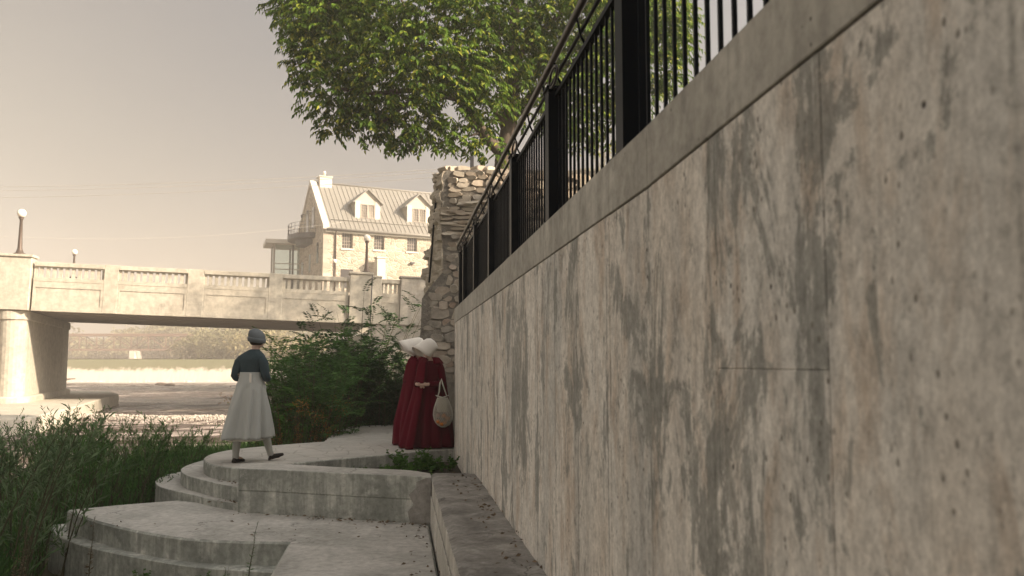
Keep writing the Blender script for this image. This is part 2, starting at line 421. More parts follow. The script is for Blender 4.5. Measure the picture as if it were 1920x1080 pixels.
def water_mat():
    t = NT("river_water"); 
    p1 = t.pos((.16, .85, 1), rz=R(-8)); n1 = t.noise(p1, 1, 8, .66, .8)
    p2 = t.pos((.9, 3.2, 1), rz=R(-6)); n2 = t.noise(p2, 1, 7, .7, .5)
    s = t.math('ADD', t.math('MULTIPLY', n1, .6), t.math('MULTIPLY', n2, .4))
    f = t.ramp(s, [(.505, 0), (.55, .40), (.62, .95)])
    sz = t.n('ShaderNodeSeparateXYZ'); t.l(t.n('ShaderNodeNewGeometry').outputs['Position'], sz.inputs[0])
    crest = t.ramp(t.math('ADD', t.math('SUBTRACT', sz.outputs[2], WATER), t.math('MULTIPLY', n2, .12)), [(.15, 0), (.24, 1)])
    f = t.math('MAXIMUM', f, crest)
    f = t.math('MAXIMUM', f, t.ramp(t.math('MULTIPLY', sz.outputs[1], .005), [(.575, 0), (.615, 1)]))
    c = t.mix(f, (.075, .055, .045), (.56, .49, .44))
    t.col(c); t.rough(t.ramp(f, [(0, .18), (1, .8)])); t.b.inputs['IOR'].default_value = 1.33
    t.bump(s, .9, .22); return t.m
M['water'] = water_mat()
def ridge_y(x): return 42.0 + 1.2*math.sin(x*.21) + .5*math.sin(x*.8)
wv = []; wxs = np.linspace(-75, -2, 190); wys = np.concatenate([np.linspace(17, 60, 200), np.linspace(60.6, 131, 120)])
for y in wys:
    for x in wxs:
        a = mnoise.fractal(Vector((x*.16, y*.6, 3)), .7, 2.1, 5)*.13
        a += .32*math.exp(-((y-ridge_y(x))/.55)**2)*(.6+.5*mnoise.noise(Vector((x*1.1, y*.9, 5))))*(1 if x > -26 else .3)
        wv.append((x, y, WATER + a))
wm = MB(); nx = len(wxs)
wm.add(wv, [(j*nx+i, j*nx+i+1, (j+1)*nx+i+1, (j+1)*nx+i) for j in range(len(wys)-1) for i in range(nx-1)], True)
wm.add([(-400, -60, WATER-.03), (-2, -60, WATER-.03), (-2, 17, WATER-.03), (-400, 17, WATER-.03)], [(0,1,2,3)])
wm.add([(-400, 17, WATER-.03), (-75, 17, WATER-.03), (-75, 131, WATER-.03), (-400, 131, WATER-.03)], [(0,1,2,3)])
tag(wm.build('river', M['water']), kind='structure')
uw = MB(); uw.add([(-400, 133, 1.9), (40, 133, 1.9), (40, 700, 1.9), (-400, 700, 1.9)], [(0,1,2,3)])
tag(uw.build('upper_river', M['water']), kind='structure')

def foam_mat(name, c):
    t = NT(name); p = t.pos((1, 1, 1)); n = t.noise(p, 3, 7, .7)
    t.col(t.mix(n, tuple(x*.8 for x in c), c)); t.rough(.9); t.bump(n, .8, .05); return t.m
M['foam'] = foam_mat("white_foam", (.66, .60, .53))
# a standing wave of white water in front of the bridge
fm = MB()
for _ in range(6500):
    x = random.uniform(-26, -11); y = ridge_y(x) + random.gauss(-.1, .2); r = random.uniform(.004, .017)*(1.6 if random.random() < .1 else 1)
    if random.random() < .12: y -= random.uniform(0, 2.2); r *= .6
    z = WATER + .02 + .24*math.exp(-((y-ridge_y(x))/.6)**2)*(.5+.8*random.random())
    r2 = r*random.uniform(1.5, 4.5); fm.add([(x-r2, y, z), (x, y-r, z), (x+r2, y, z), (x, y+r, z), (x+random.uniform(-r, r), y, z+r*random.uniform(.8, 1.8)), (x, y, z-.06)], [(0,1,4), (1,2,4), (2,3,4), (3,0,4), (1,0,5), (2,1,5), (3,2,5), (0,3,5)], True)
tag(fm.build('foam', M['foam']), kind='stuff')
tag(bpy.data.objects['foam'], 'line of white foam breaking on the river in front of the bridge', 'foam', kind='stuff')

# weir
we = empty('weir', (-40, 131, WATER)); tag(we, 'long low weir with water pouring over its crest beyond the bridge', 'weir')
m = MB(); prof = [(-1.6, -.6), (-1.2, .15), (1.6, 3.15), (2.0, 3.42), (3.2, 3.42), (3.2, -.6)]
x0, x1 = -120, 62
n = 260; rows = []
for i in range(n+1):
    x = x0 + (x1-x0)*i/n; rows.append([(x, y + .12*mnoise.noise(Vector((x*.8, z, 0))), z) for y, z in prof])
m.loft(rows, closed=False)
t = NT("weir_water"); p = t.pos((1.0, 1, .12)); g = t.n('ShaderNodeNewGeometry'); sp = t.n('ShaderNodeSeparateXYZ'); t.l(g.outputs['Position'], sp.inputs[0])
hh = t.math('ADD', sp.outputs[2], t.math('MULTIPLY', t.math('SUBTRACT', t.noise(p, 1.0, 6, .75), .5), 2.6))
c = t.ramp(t.math('MULTIPLY', t.math('SUBTRACT', 1.9, hh), .33), [(.44, (.17, .165, .10)), (.52, (.38, .34, .27)), (.66, (.60, .545, .46))])
t.col(c); t.rough(.6); t.bump(t.noise(t.pos((3, 1, .3)), 1, 6), .6, .1); M['weir'] = t.m
m.build('falling_water', M['weir'], we)
m = MB()
for i in range(420):
    x = random.uniform(-55, 50); r = random.uniform(.06, .24)
    m.lathe([(r*1.4, -.1), (r*1.2, r*.4), (r*.6, r*.8), (r*.1, r)], (x, random.uniform(-2.4, -1.0), .0), 6)
tag(m.build('spray_foam', M['foam'], we), kind='stuff')

def rock(name, loc, size, mat, label, cat, seed=0, parent=None):
    bm = bmesh.new(); bmesh.ops.create_icosphere(bm, subdivisions=2, radius=1)
    for v in bm.verts:
        v.co *= 1 + .35*mnoise.noise(v.co*1.3 + Vector((seed, seed*2, 0))); v.co.x *= size[0]; v.co.y *= size[1]; v.co.z *= size[2]
    me = bpy.data.meshes.new(name); bm.to_mesh(me); bm.free(); me.materials.append(mat)
    o = link_mesh(name, me, parent); o.location = loc
    if label: tag(o, label, cat)
    return o
q = PZ(197, 715, WATER)
dw = MB()
for i in range(9):
    a = random.uniform(-.5, .5); L = random.uniform(2, 5); c0 = Vector((random.uniform(-1.5, 1.5), random.uniform(-1, 1), random.uniform(.1, .7)))
    d = Vector((math.cos(a), math.sin(a), random.uniform(-.15, .3)))
    dw.tube([c0 - d*L/2, c0 + Vector((0,0,.1)), c0 + d*L/2], [.22, .17, .08], 6)
dd = dw.build('driftwood', M['bark']); dd.location = (q.x, 118, WATER+.1); tag(dd, 'dark tangle of driftwood caught below the weir', 'driftwood')
for (u, v, lab, s) in ((302, 722, 'left of two dark rocks breaking the rapids below the weir', .8), (318, 723, 'right of two dark rocks breaking the rapids below the weir', .7)):
    q = PZ(u, v, WATER); rock('river_rock', (q.x, q.y, WATER+.1), (s, .7*s, .28*s), M['bark'], lab, 'rock', u)

# ------------------------------------------------------------------ steps and terraces (all beside the wall)
def pxy(L, z): return [tuple(PZ(u, v, z)[:2]) for u, v in L]
def smooth_poly(pts, k=5):
    out = []
    n = len(pts)
    for i in range(n-1):
        p0, p1, p2, p3 = pts[max(i-1, 0)], pts[i], pts[i+1], pts[min(i+2, n-1)]
        for j in range(k):
            s = j/k
            out.append(tuple(.5*((2*p1[a]) + (-p0[a]+p2[a])*s + (2*p0[a]-5*p1[a]+4*p2[a]-p3[a])*s*s + (-p0[a]+3*p1[a]-3*p2[a]+p3[a])*s**3) for a in (0, 1)))
    out.append(pts[-1]); return out
def ccw(poly):
    a = sum(p[0]*q[1]-q[0]*p[1] for p, q in zip(poly, poly[1:]+poly[:1]))
    return poly if a > 0 else poly[::-1]
def slab(name, poly, z0, z1, top, side, bevel=.012):
    mb = MB(); mb.prism(ccw(poly), z0, z1)
    o = mb.build(name, side, None, bevel)
    o.data.materials.append(top); o.data.polygons[1].material_index = 1
    return o

wx = lambda t, d: tuple(W(t, d)[:2])
corner = tuple(P(448, 876, 10.02)[:2])
inner_l = tuple(P(470, 869, 10.55)[:2])
# upper walkway (z=0), left edge curved
edge0 = smooth_poly(pxy([(470, 879), (449, 878), (420, 875), (395, 870), (383, 863), (384, 857), (400, 850), (435, 843), (490, 837), (550, 832), (607, 828)], 0))
edge1 = smooth_poly(pxy([(607, 828), (618, 816), (628, 806), (650, 801), (690, 798), (745, 796)], 0))
rimline = [tuple(PZ(552, 868, 0)[:2]), tuple(PZ(850, 841, 0)[:2])]
upper = edge0 + edge1[1:] + [wx(17.5, .4), wx(17.5, 3.0), wx(13.15, 3.0), wx(12.9, .9), rimline[1], rimline[0]]
o = slab('walkway', upper, -1.9, 0, M['stamped'], M['riser']); tag(o, kind='structure')
# curved steps
st1 = smooth_poly(pxy([(462, 916), (449, 914), (420, 909), (385, 901), (352, 892), (340, 884), (342, 877), (360, 869), (384, 862)], -.17)) + [tuple(PZ(470, 864, 0)[:2])]
st2 = smooth_poly(pxy([(460, 946), (447, 945), (400, 937), (345, 924), (303, 914), (292, 906), (294, 899), (312, 890), (342, 884)], -.34)) + [tuple(PZ(470, 870, 0)[:2])]
o = slab('step', st1, -1.9, -.17, M['slab'], M['riser']); tag(o, kind='structure')
o = slab('step', st2, -1.9, -.34, M['slab'], M['riser']); tag(o, kind='structure')
# lower terrace and the plinth course under it
ter = pxy([(334, 938), (230, 946), (125, 956)], -.42) + smooth_poly(pxy([(125, 956), (171, 974), (261, 996), (378, 1012), (541, 1017)], -.42))[1:] + \
      [tuple(PZ(505, 1080, -.42)[:2]), tuple(PZ(470, 1160, -.42)[:2]), wx(4.5, .345), wx(9.3, .345)] + pxy([(700, 972), (560, 964), (447, 950)], -.42)
o = slab('lower_terrace', ter, -1.6, -.42, M['slab'], M['riser'], .02); tag(o, kind='structure')
pl = smooth_poly(pxy([(97, 984), (94, 993), (110, 1005), (167, 1026), (283, 1050), (378, 1064), (515, 1073), (545, 1074)], -.64)) + [tuple(PZ(560, 1010, -.64)[:2]), tuple(PZ(200, 975, -.64)[:2])]
o = slab('terrace_plinth', pl, -1.9, -.64, M['riser'], M['riser'], .02); tag(o, kind='structure')

# planter walls: curved block in front, low soil inside
blk_f = smooth_poly([corner] + [tuple(P(u, v, y)[:2]) for u, v, y in ((540, 880, 9.85), (640, 884, 9.62), (730, 887, 9.45))] + [wx(9.33, .372)])
blk_b = smooth_poly([wx(9.62, .372)] + [tuple(PZ(u, v, .08)[:2]) for u, v in ((760, 881), (660, 877), (570, 872))] + [tuple(PZ(500, 868, .08)[:2]), tuple(PZ(450, 869.5, .08)[:2])])
pw = empty('planter_wall', (corner[0], corner[1], -.42)); tag(pw, 'low curved concrete planter wall stained grey above the lower terrace', 'planter wall')
def local(poly, loc): return [(x-loc[0], y-loc[1]) for x, y in poly]
mb = MB(); mb.prism(ccw(local(blk_f + blk_b, corner)), -.58, .2485); mb.build('lower_lift', M['riser'], pw, .01)
def shift(poly, d): return [(x, y-d) for x, y in poly]
mb = MB(); mb.prism(ccw(local(shift(blk_f, .003) + blk_b, corner)), .25, .50)
o = mb.build('upper_lift', M['riser'], pw, .008); o.data.materials.append(M['slab']); o.data.polygons[1].material_index = 1
# damp repaired patch beside the ledge
mb = MB()
q0 = Vector(blk_f[-1] + (0,)); q1 = Vector(blk_f[-6] + (0,)); dr = (q1-q0).normalized(); nr = Vector((dr.y, -dr.x, 0)); nr = nr if nr.y < 0 else -nr
out = [(0, -.42), (.24, -.42), (.27, -.3), (.20, -.22), (.26, -.12), (.17, -.04), (.17, .02), (.05, .07), (0, .07)]
mb.add([q0 + dr*a + nr*.013 + Vector((0, 0, z)) - Vector(corner+(0,)) + Vector((0,0,.42)) for a, z in out] + [q0 + dr*a + Vector((0, 0, z)) - Vector(corner+(0,)) + Vector((0,0,.42)) for a, z in out],
       [tuple(range(9))] + [(i, (i+1)%9, 9+(i+1)%9, 9+i) for i in range(9)])
mb.build('patch', M['ledge'], pw)
# soil
mb = MB(); so_poly = ccw([tuple(PZ(500, 870, 0)[:2]), wx(9.5, .45), wx(9.5, .9), wx(12.95, .9), wx(12.9, .86)])
mb.prism(so_poly, -1.5, -.16); tag(mb.build('planter_soil', M['soil']), kind='structure')

# ledge along the foot of the wall
lg = empty('concrete_ledge', W(0, .6, -.42), WALL_A); tag(lg, 'rough dark topped concrete ledge running along the foot of the retaining wall', 'ledge')
ts = [-2, 2.2, 4.1, 6.2, 7.9, 9.6]
for a, b in zip(ts, ts[1:]):
    bm = bmesh.new(); nn = 10; mm = 8
    g = {}
    for i in range(nn+1):
        for j in range(mm+1):
            y = a + .004 + (b-a-.008)*i/nn; x = -.235 + .495*j/mm
            z = .50 + .012*mnoise.noise(Vector((x*6, y*4, 0))) + .006*mnoise.noise(Vector((x*20, y*17, 3)))
            if j == 0: x += .006 + .012*mnoise.noise(Vector((1, y*7, 0))); z -= .02
            g[i, j] = bm.verts.new((x, y, z))
    for i in range(nn):
        for j in range(mm): bm.faces.new((g[i,j], g[i,j+1], g[i+1,j+1], g[i+1,j]))
    me = bpy.data.meshes.new('top'); bm.to_mesh(me); bm.free(); me.materials.append(M['ledge'])
    for pp in me.polygons: pp.use_smooth = True
    link_mesh('top', me, lg)
    mb = MB(); mb.box(-.225, .26, a+.004, b-.004, -.6, .465); mb.build('block', M['ledgeface'], lg, .01)
    mb = MB(); mb.box(-.237, -.2255, a+.03, b-.03, -.15, .30); mb.build('face_render', M['ledgeface'], lg, .004)

# ------------------------------------------------------------------ retaining wall with formwork panels, coping
TOPZ = EYE + .83; COPZ = EYE + .615
rw = empty('retaining_wall', W(6, .86, 0), WALL_A); tag(rw, 'tall stained concrete retaining wall topped by a coping and black fence', 'wall')
def RL(t, d, z): return (d-.86, t-6, z)
mb = MB(); mb.box(.02, .40, -12, 6.98, -1.9, COPZ-.02); mb.v = [(x_, y_, z_ - .0) for x_, y_, z_ in mb.v]; core = mb.build('core', M['wall'], rw)
mb = MB(); mb.box(.02, 6.0, 6.98, 7.10, -1.9, COPZ-.02); mb.build('return_wall', M['wall'], rw)
def riseb(t_): return max(0, 2.85-t_)*.030
def riset(t_): return max(0, 2.85-t_)*.020
jt = [-6.0]
while jt[-1] < 13.0: jt.append(jt[-1] + .60)
jt = [j for j in np.arange(1.67-.6*14, 12.9, .597)] + [13.12]
rr = random.Random(3)
for a, b in zip(jt, jt[1:]):
    off = rr.uniform(-.0025, .0025)
    splits = [-1.9, .27 + rr.uniform(-.05, .05) , COPZ-.004] if rr.random() < .45 else [-1.9, COPZ-.004]
    if abs(a - 1.67) < .05 or abs(a-1.07) < .05: splits = [-1.9, 1.285, COPZ-.004] if abs(a-1.67) < .05 else [-1.9, COPZ-.004]
    for c0, c1 in zip(splits, splits[1:]):
        mb = MB(); mb.box(off, .019, a-6+.0015, b-6-.0015, c0, c1-(.0025 if c1 > 1.5 else .0008))
        if c1 > 1.7: mb.v = [(x_, y_, z_ + (riseb(y_+6) if z_ > 1.7 else 0)) for x_, y_, z_ in mb.v]
        mb.build('wall_panel', M['wall'], rw, .002)
ct = [-6, -2.8, .2, 2.85, 4.85, 7.6, 10.3, 13.14]
for i, (a, b) in enumerate(zip(ct, ct[1:])):
    mb = MB(); mb.box(-.004, .42, a-6+.002, b-6-.002, COPZ-.001, TOPZ); mb.v = [(x_, y_, z_ + (riset(y_+6) if z_ > TOPZ-.01 else riseb(y_+6))) for x_, y_, z_ in mb.v]; mb.build('coping', M['coping'], rw, .003)
mb = MB(); mb.box(.0, 6.0, 7.142, 7.20, COPZ, TOPZ); mb.build('coping', M['coping'], rw, .003)

# ------------------------------------------------------------------ black fence on the wall
fe = empty('metal_fence', W(6, .95, TOPZ), WALL_A); tag(fe, 'black steel picket fence with square posts and curled handrail along the wall top', 'fence')
SP = 1.72; posts = [3.35 + SP*i for i in range(-3, 6)]
posts = [p for p in posts if p > 0] + [12.75]
pw_ = .118
mb = MB(); mb.box(-pw_/2, pw_/2, -pw_/2, pw_/2, 0, .84); post_me = mb.mesh('post', M['black'])
mb = MB(); mb.box(-pw_/2-.012, pw_/2+.012, -pw_/2-.012, pw_/2+.012, .84, .855); cap_me = mb.mesh('post_cap', M['black'])
mb = MB(); mb.box(-.0065, .0065, -.0065, .0065, .05, .80); pick_me = mb.mesh('picket', M['black'])
for p in posts:
    o = link_mesh('post', post_me, fe); o.location = (0, p-6, 0)
    c = link_mesh('post_cap', cap_me, o)
    mb = MB(); mb.box(-.085, .085, -.085, .085, .0, .012); mb.build('foot_plate', M['black'], o)
for a, b in zip([posts[0]-SP] + posts, posts + [13.05]):
    n = max(1, int(round((b-a-pw_)/.104)))
    for i in range(n):
        t_ = a + pw_/2 + (b-a-pw_)*(i+.5)/n
        o = link_mesh('picket', pick_me, fe); o.location = (0, t_-6, 0)
    for z in (.05, .80):
        mb = MB(); mb.box(-.018, .018, a-6+pw_/2+.001, b-6-pw_/2-.001, z-.014, z+.014); mb.build('rail', M['black'], fe)
    # curls joining top rail and handrail beside each post
    mb = MB(); yc = b-6-.16
    mb.tube([(-.05, yc + .13*math.cos(a_)-.02, .87 + .052*math.sin(a_)) for a_ in np.linspace(-.6, 2.6*math.pi-1.2, 22)], .008, 6)
    mb.build('scroll', M['rail'], fe)
    for k in (0.12, .5, .88):
        mb = MB(); y_ = a-6 + (b-a)*k; mb.tube([(0, y_, .80), (-.03, y_, .86), (-.05, y_, .955)], .007, 6); mb.build('bracket', M['black'], fe)
hp = [(-.055, tt-6, .965 + .004*math.sin(tt*2)) for tt in np.linspace(-1.6, 12.9, 30)] + [(-.05, 7.08, .93), (-.03, 7.12, .86), (-.02, 7.1, .80)]
mb = MB(); mb.tube(hp, .021, 10); mb.build('handrail', M['rail'], fe)
mb = MB(); mb.tube([(-.02, tt-6, .895) for tt in np.linspace(-1.6, 12.95, 12)], .011, 8); mb.build('rail', M['black'], fe)

# ------------------------------------------------------------------ ruined stone wall
sv = []
for k in range(24):
    # squared rubble block: an uneven outline, chamfered towards a rough face at -y
    rk = random.Random(900+k); nn = 9; ex = rk.choice((2.6, 3.2, 5.0)); out = []
    ph = rk.uniform(0, 1)
    for i in range(nn):
        a = 2*math.pi*(i+ph+rk.uniform(-.25, .25))/nn; ca, sa = math.cos(a), math.sin(a)
        rad = (abs(ca)**ex + abs(sa)**ex)**(-1/ex)*rk.uniform(.84, 1.04)*.5
        out.append((rad*ca, rad*sa))
    vs_ = []
    for sc_, y_ in ((1.0, .5), (1.0, -.30), (.90, -.40)):
        vs_ += [(x*sc_ + rk.uniform(-.015, .015), y_ + rk.uniform(-.05, .05)*(y_ < 0), z*sc_ + rk.uniform(-.02, .02)) for x, z in out]
    cx_, cz_ = rk.uniform(-.12, .12), rk.uniform(-.12, .12)
    tx_, tz_ = rk.uniform(-.16, .16), rk.uniform(-.16, .16)
    for i in range(2*nn, 3*nn): vs_[i] = (vs_[i][0], -.41 + vs_[i][0]*tx_ + vs_[i][2]*tz_, vs_[i][2])
    fs_ = []
    for j in range(2):
        fs_ += [(j*nn+i, j*nn+(i+1)%nn, (j+1)*nn+(i+1)%nn, (j+1)*nn+i) for i in range(nn)]
    fs_ += [tuple(range(2*nn, 3*nn))]
    me = bpy.data.meshes.new('stone'); me.from_pydata(vs_, [], fs_); me.update(); me.materials.append(M['rubble']); me.polygons.foreach_set('use_smooth', [False]*len(fs_))
    bm = bmesh.new(); bm.from_mesh(me); bmesh.ops.recalc_face_normals(bm, faces=bm.faces); bm.to_mesh(me); bm.free()
    sv.append(me)
sv_l = []
for me in sv:
    c = me.copy(); c.materials.clear(); c.materials.append(M['limestone']); sv_l.append(c)

YF = 16.0; YU = 17.3
ru = empty('ruined_stone_wall', (-1.0, YF, 0)); tag(ru, 'tall broken rubble stone wall rising behind the end of the concrete wall', 'ruin')
def prism_y(poly_uv, yf, yb, mat, name, shrink=0.0):
    """poly in photo pixels on the plane y=yf, extruded back to yb"""
    a = [P(u, v, yf) for u, v in poly_uv]; o0 = Vector((-1.0, YF, 0))
    vs = [p - o0 for p in a] + [Vector((p.x, yb, p.z)) - o0 for p in a]; n = len(a)
    m = MB(); m.add(vs, [tuple(range(n)), tuple(range(2*n-1, n-1, -1))] + [(i, n+i, n+(i+1)%n, (i+1)%n) for i in range(n)])
    return m.build(name, mat, ru)
low_poly = [(852, 487), (838, 500), (822, 520), (804, 541), (791, 560), (789, 610), (786, 660), (783, 820), (1000, 830), (1000, 470), (880, 462)]
prism_y(low_poly, YF+.05, YF+2.2, M['mortar'], 'lower_core')
# upper part, with a flank that leans back to the left
fl = [(829, 335), (826, 400), (829, 450), (832, 520), (835, 600)]
o0 = Vector((-1.0, YF, 0))
def ragged(u): return 319 + 5*mnoise.noise(Vector((u*.05, 1, 0))) + 3*mnoise.noise(Vector((u*.21, 4, 0)))
top_uv = [(832, 327), (838, 319)] + [(u, ragged(u)) for u in range(846, 1130, 12)]
up_poly = fl[::-1] + top_uv + [(1130, 640)]
a = [P(u, v, YU) for u, v in up_poly]; n = len(a)
m = MB(); m.add([p - o0 for p in a] + [Vector((p.x+.15, YU+1.0, p.z)) - o0 for p in a], [tuple(range(n-1, -1, -1)), tuple(range(n, 2*n))] + [(i, (i+1)%n, n+(i+1)%n, n+i) for i in range(n)])
m.build('upper_core', M['mortar'], ru)
flank = [(P(u, v, YU) - o0) for u, v in [(831, 322)] + fl]
sil = [(820, 326), (817, 345), (811, 400), (805, 450), (798, 505), (794, 600)]
back = [(P(u, v, YU+2.0) - o0) for u, v in sil]
backr = [(P(u+40, v, YU+2.0) - o0) for u, v in sil]
m = MB(); rows = []
def lerp(p, q, s): return p*(1-s) + q*s
for i in range(91):
    s = i/90*(len(flank)-1); i0 = min(int(s), len(flank)-2); f_ = s-i0
    A = lerp(flank[i0], flank[i0+1], f_); B_ = lerp(back[i0], back[i0+1], f_)
    row = []
    for j in range(25):
        q = lerp(A, B_, j/24)
        cell = mnoise.cell(Vector((q.y*3.0 + int(q.z*5)*.37, int(q.z*5), 0)))
        q = q + Vector((-.10*cell - .08*mnoise.noise(q*6) - .04*mnoise.noise(q*15), .05*mnoise.noise(q*9), .03*mnoise.noise(q*11)))*(1 if 0 < j else .25)
        row.append(q)
    rows.append(row)
m.loft(rows, closed=False, smooth=False)
m.add([flank[0], back[0], backr[0], flank[0] + Vector((.6, .1, .05))], [(0, 1, 2, 3)])
m.build('flank', M['limestone'], ru, solid=.03)
m = MB(); m.tube([lerp(P(822, 336, YU+1.0), P(822, 336, YU+1.0), 0)-o0, P(819, 400, YU+.9)-o0 + Vector((-.05, 0, 0)), P(815, 460, YU+.9)-o0 + Vector((-.05, 0, 0)), P(809, 530, YU+.9)-o0+ Vector((-.05, 0, 0))], .022, 6)
m.build('cable', M['black'], ru)

def pt_in(poly, u, v):
    c = False; n = len(poly)
    for i in range(n):
        (x1, y1), (x2, y2) = poly[i], poly[(i+1) % n]
        if (y1 > v) != (y2 > v) and u < (x2-x1)*(v-y1)/(y2-y1) + x1: c = not c
    return c
rs = random.Random(11)
def lay_stones(poly, yf, u0, u1, v0, v1, hmin, hmax, wmin, wmax, meshes, gap=2.0, proud=.05, rot=.12):
    v = v0; cnt = 0
    while v < v1:
        h = rs.uniform(hmin, hmax); u = u0 + rs.uniform(-10, 4)
        while u < u1:
            wd = rs.uniform(wmin, wmax) * (.8 + .5*h/hmax); uc, vc = u + wd/2, v + h/2 + rs.uniform(-3.5, 3.5)
            if pt_in(poly, uc, vc) and pt_in(poly, uc-wd*.35, vc) and pt_in(poly, uc+wd*.3, vc):
                c = P(uc, vc, yf); k = yf/1594
                o = link_mesh('stone', rs.choice(meshes), ru); o.location = c - o0
                hh = h*rs.uniform(.72, 1.2)
                o.scale = ((wd-gap)*k*1.10, .22 + rs.uniform(0, .05), (hh-gap)*k*1.16); o.rotation_euler = (rs.uniform(-.12, .12), rs.uniform(-rot, rot), rs.uniform(-.22, .22))
                o.location.y += .11 - proud*rs.uniform(.6, 1.3)
                cnt += 1
            u += wd
        v += h - .5
    return cnt
n1 = lay_stones(low_poly, YF+.05, 780, 900, 470, 705, 9, 19, 13, 29, sv, .2, .03, .2)
n1 += lay_stones(low_poly, YF+.10, 783, 900, 476, 705, 7, 10, 9, 16, sv, .2, .02, .3)
n2 = lay_stones(up_poly, YU, 822, 935, 320, 378, 8, 13, 9, 24, sv_l + sv[:4], .8)
n3 = lay_stones(up_poly, YU, 822, 935, 378, 446, 4, 8, 14, 40, sv_l, .2, .08, .12)
n4 = lay_stones(up_poly, YU, 822, 935, 440, 560, 9, 16, 11, 24, sv, 1.0)
n5 = lay_stones(up_poly, YU, 935, 1125, 322, 420, 14, 22, 22, 44, sv_l)
print('stones', n1, n2, n3, n4, n5)
for u in (850, 866, 900, 915, 838):   # loose cap stones
    c = P(u, ragged(u)-1, YU+.2); o = link_mesh('stone', rs.choice(sv_l), ru); o.location = c - o0; o.scale = (.3, .3, .13); o.rotation_euler = (0, 0, rs.uniform(0, 1))
q = P(885, 330, YU+.6); m = MB(); m.box(-.04, .04, -.04, .04, -.15, .42); po = m.build('metal_post', M['darkmetal'], None, .004); po.location = q
tag(po, 'short grey post standing up behind the top of the ruined stone wall', 'post')

# ------------------------------------------------------------------ road bridge
BA = R(12.5); BY0 = 46.0
O_ = P(61, 490, BY0)
bd = Vector((math.cos(BA), math.sin(BA), 0))
def s_of_u(u, y0=0.0):
    k = (u-960)/1594; ox, oy = O_.x, O_.y
    return (k*oy - ox) / (bd.x - k*bd.y)
s1 = s_of_u(533); Yp = O_.y + s1*bd.y; zt1 = P(533, 514, Yp).z
GR = math.atan2(O_.z - zt1, s1)
br = empty('road_bridge', O_, BA, GR); tag(br, 'pale concrete road bridge with pierced balustrade crossing the river', 'bridge')
HT = O_.z - P(61, 582, BY0).z                       # fascia height
SK = -.33/.944 + math.tan(BA)                       # skew of the piers against the square
BW = 15.5
def skx(y): return -.10*y
# local: x along, y away, z up (0 = top of rail)
segs = [(-13.3, -9.8), (-9.0, -5.6), (-4.9, -2.0)]
seg_u = [(63, 195), (222, 352), (383, 505), (531, 655)]
segs += [(s_of_u(a), s_of_u(b)) for a, b in seg_u]
segE = (s_of_u(716), s_of_u(751))
L1 = s_of_u(790)
pedL = (-2.0, 0.0); pedR = (s_of_u(657), s_of_u(698)); pedE = (s_of_u(752), s_of_u(800))
k = HT/92.
def fascia(x0, x1, name='fascia', panel=True):
    m = MB(); zb = -HT; z1 = -36*k
    px0, px1 = x0 + .12, x1 - .12
    za, zb2 = -48*k, -80*k
    # face built as frame round a recessed panel
    m.box(x0, x1, 0, .45, -29.5*k, -36*k*1.0)
    if panel:
        m.box(x0, x1, .018, .45, z1-.001, za); m.box(x0, x1, .018, .45, zb2, zb)
        m.box(x0, px0, .018, .45, za-.001, zb2+.001); m.box(px1, x1, .018, .45, za-.001, zb2+.001)
        m.box(px0+.001, px1-.001, .055, .44, za-.001, zb2+.001)
    else: m.box(x0, x1, .03, .45, z1-.001, zb)
    return m.build(name, M['bridge'], br)
mb_b = MB(); mb_b.box(-.09, .09, .15, .24, -28.5*k-.004, -9.3*k); bal_me = mb_b.mesh('baluster', M['bridge'])
def panel_seg(a, b, n=11):
    m = MB(); m.box(a, b, -.012, .44, -8*k, 0); m.box(a, b, .04, .40, -9.3*k, -8*k-.001)
    m.build('top_rail', M['bridge'], br, .012)
    m = MB(); m.box(a, b, .0, .42, -29.5*k+.002, -28.5*k-.006); m.build('bottom_rail', M['bridge'], br)
    step = (b-a)/(n+.0)
    for i in range(n+1):
        o = link_mesh('baluster', bal_me, br); o.location = (a + step*i, 0, 0)
        if i in (0, n): o.location.x += .05*(1 if i == 0 else -1)
for a, b in segs: panel_seg(a, b, 11); fascia(a-.0, b+.0)
panel_seg(*segE, 4); fascia(*segE)
for a, b in [(-9.8, -9.0), (-5.6, -4.9)] + [(segs[i][1], segs[i+1][0]) for i in (3, 4, 5)]:
    m = MB(); m.box(a+.002, b-.002, .006, .5, -HT, .02); m.build('parapet_post', M['bridge'], br, .015)
for (a, b), mat in ((pedL, M['bridge']), (pedR, M['bridge'])):
    m = MB(); m.box(a+.002, b-.002, -.16, .7, -HT-.0, .20); m.build('pedestal', mat, br, .02)
    m = MB(); m.box(a-.10, b+.08, -.26, .8, .202, .34); m.build('pedestal_cap', mat, br, .02)
m = MB(); m.box(pedR[1]+.004, segE[0]-.002, -.15, .6, -HT, .05); m.build('parapet_post', M['bridge'], br, .015)
m = MB(); m.box(pedR[1]+.003, segE[0]+.02, -.2, .65, .052, .16); m.build('pedestal_cap', M['bridge'], br, .02)
m = MB(); m.box(pedE[0]+.002, pedE[1], -.12, .7, -HT, .12); m.build('end_pedestal', M['bridge2'], br, .02)
m = MB(); m.box(pedE[0]-.08, pedE[1]+.05, -.2, .8, .122, .24); m.build('pedestal_cap', M['bridge2'], br, .02)
m = MB(); m.tube([(pedR[1]-.02, -.33, -HT-.05), (pedR[1]-.02, -.33, .18)], .035, 6); m.build('drain_pipe', M['darkmetal'], br)
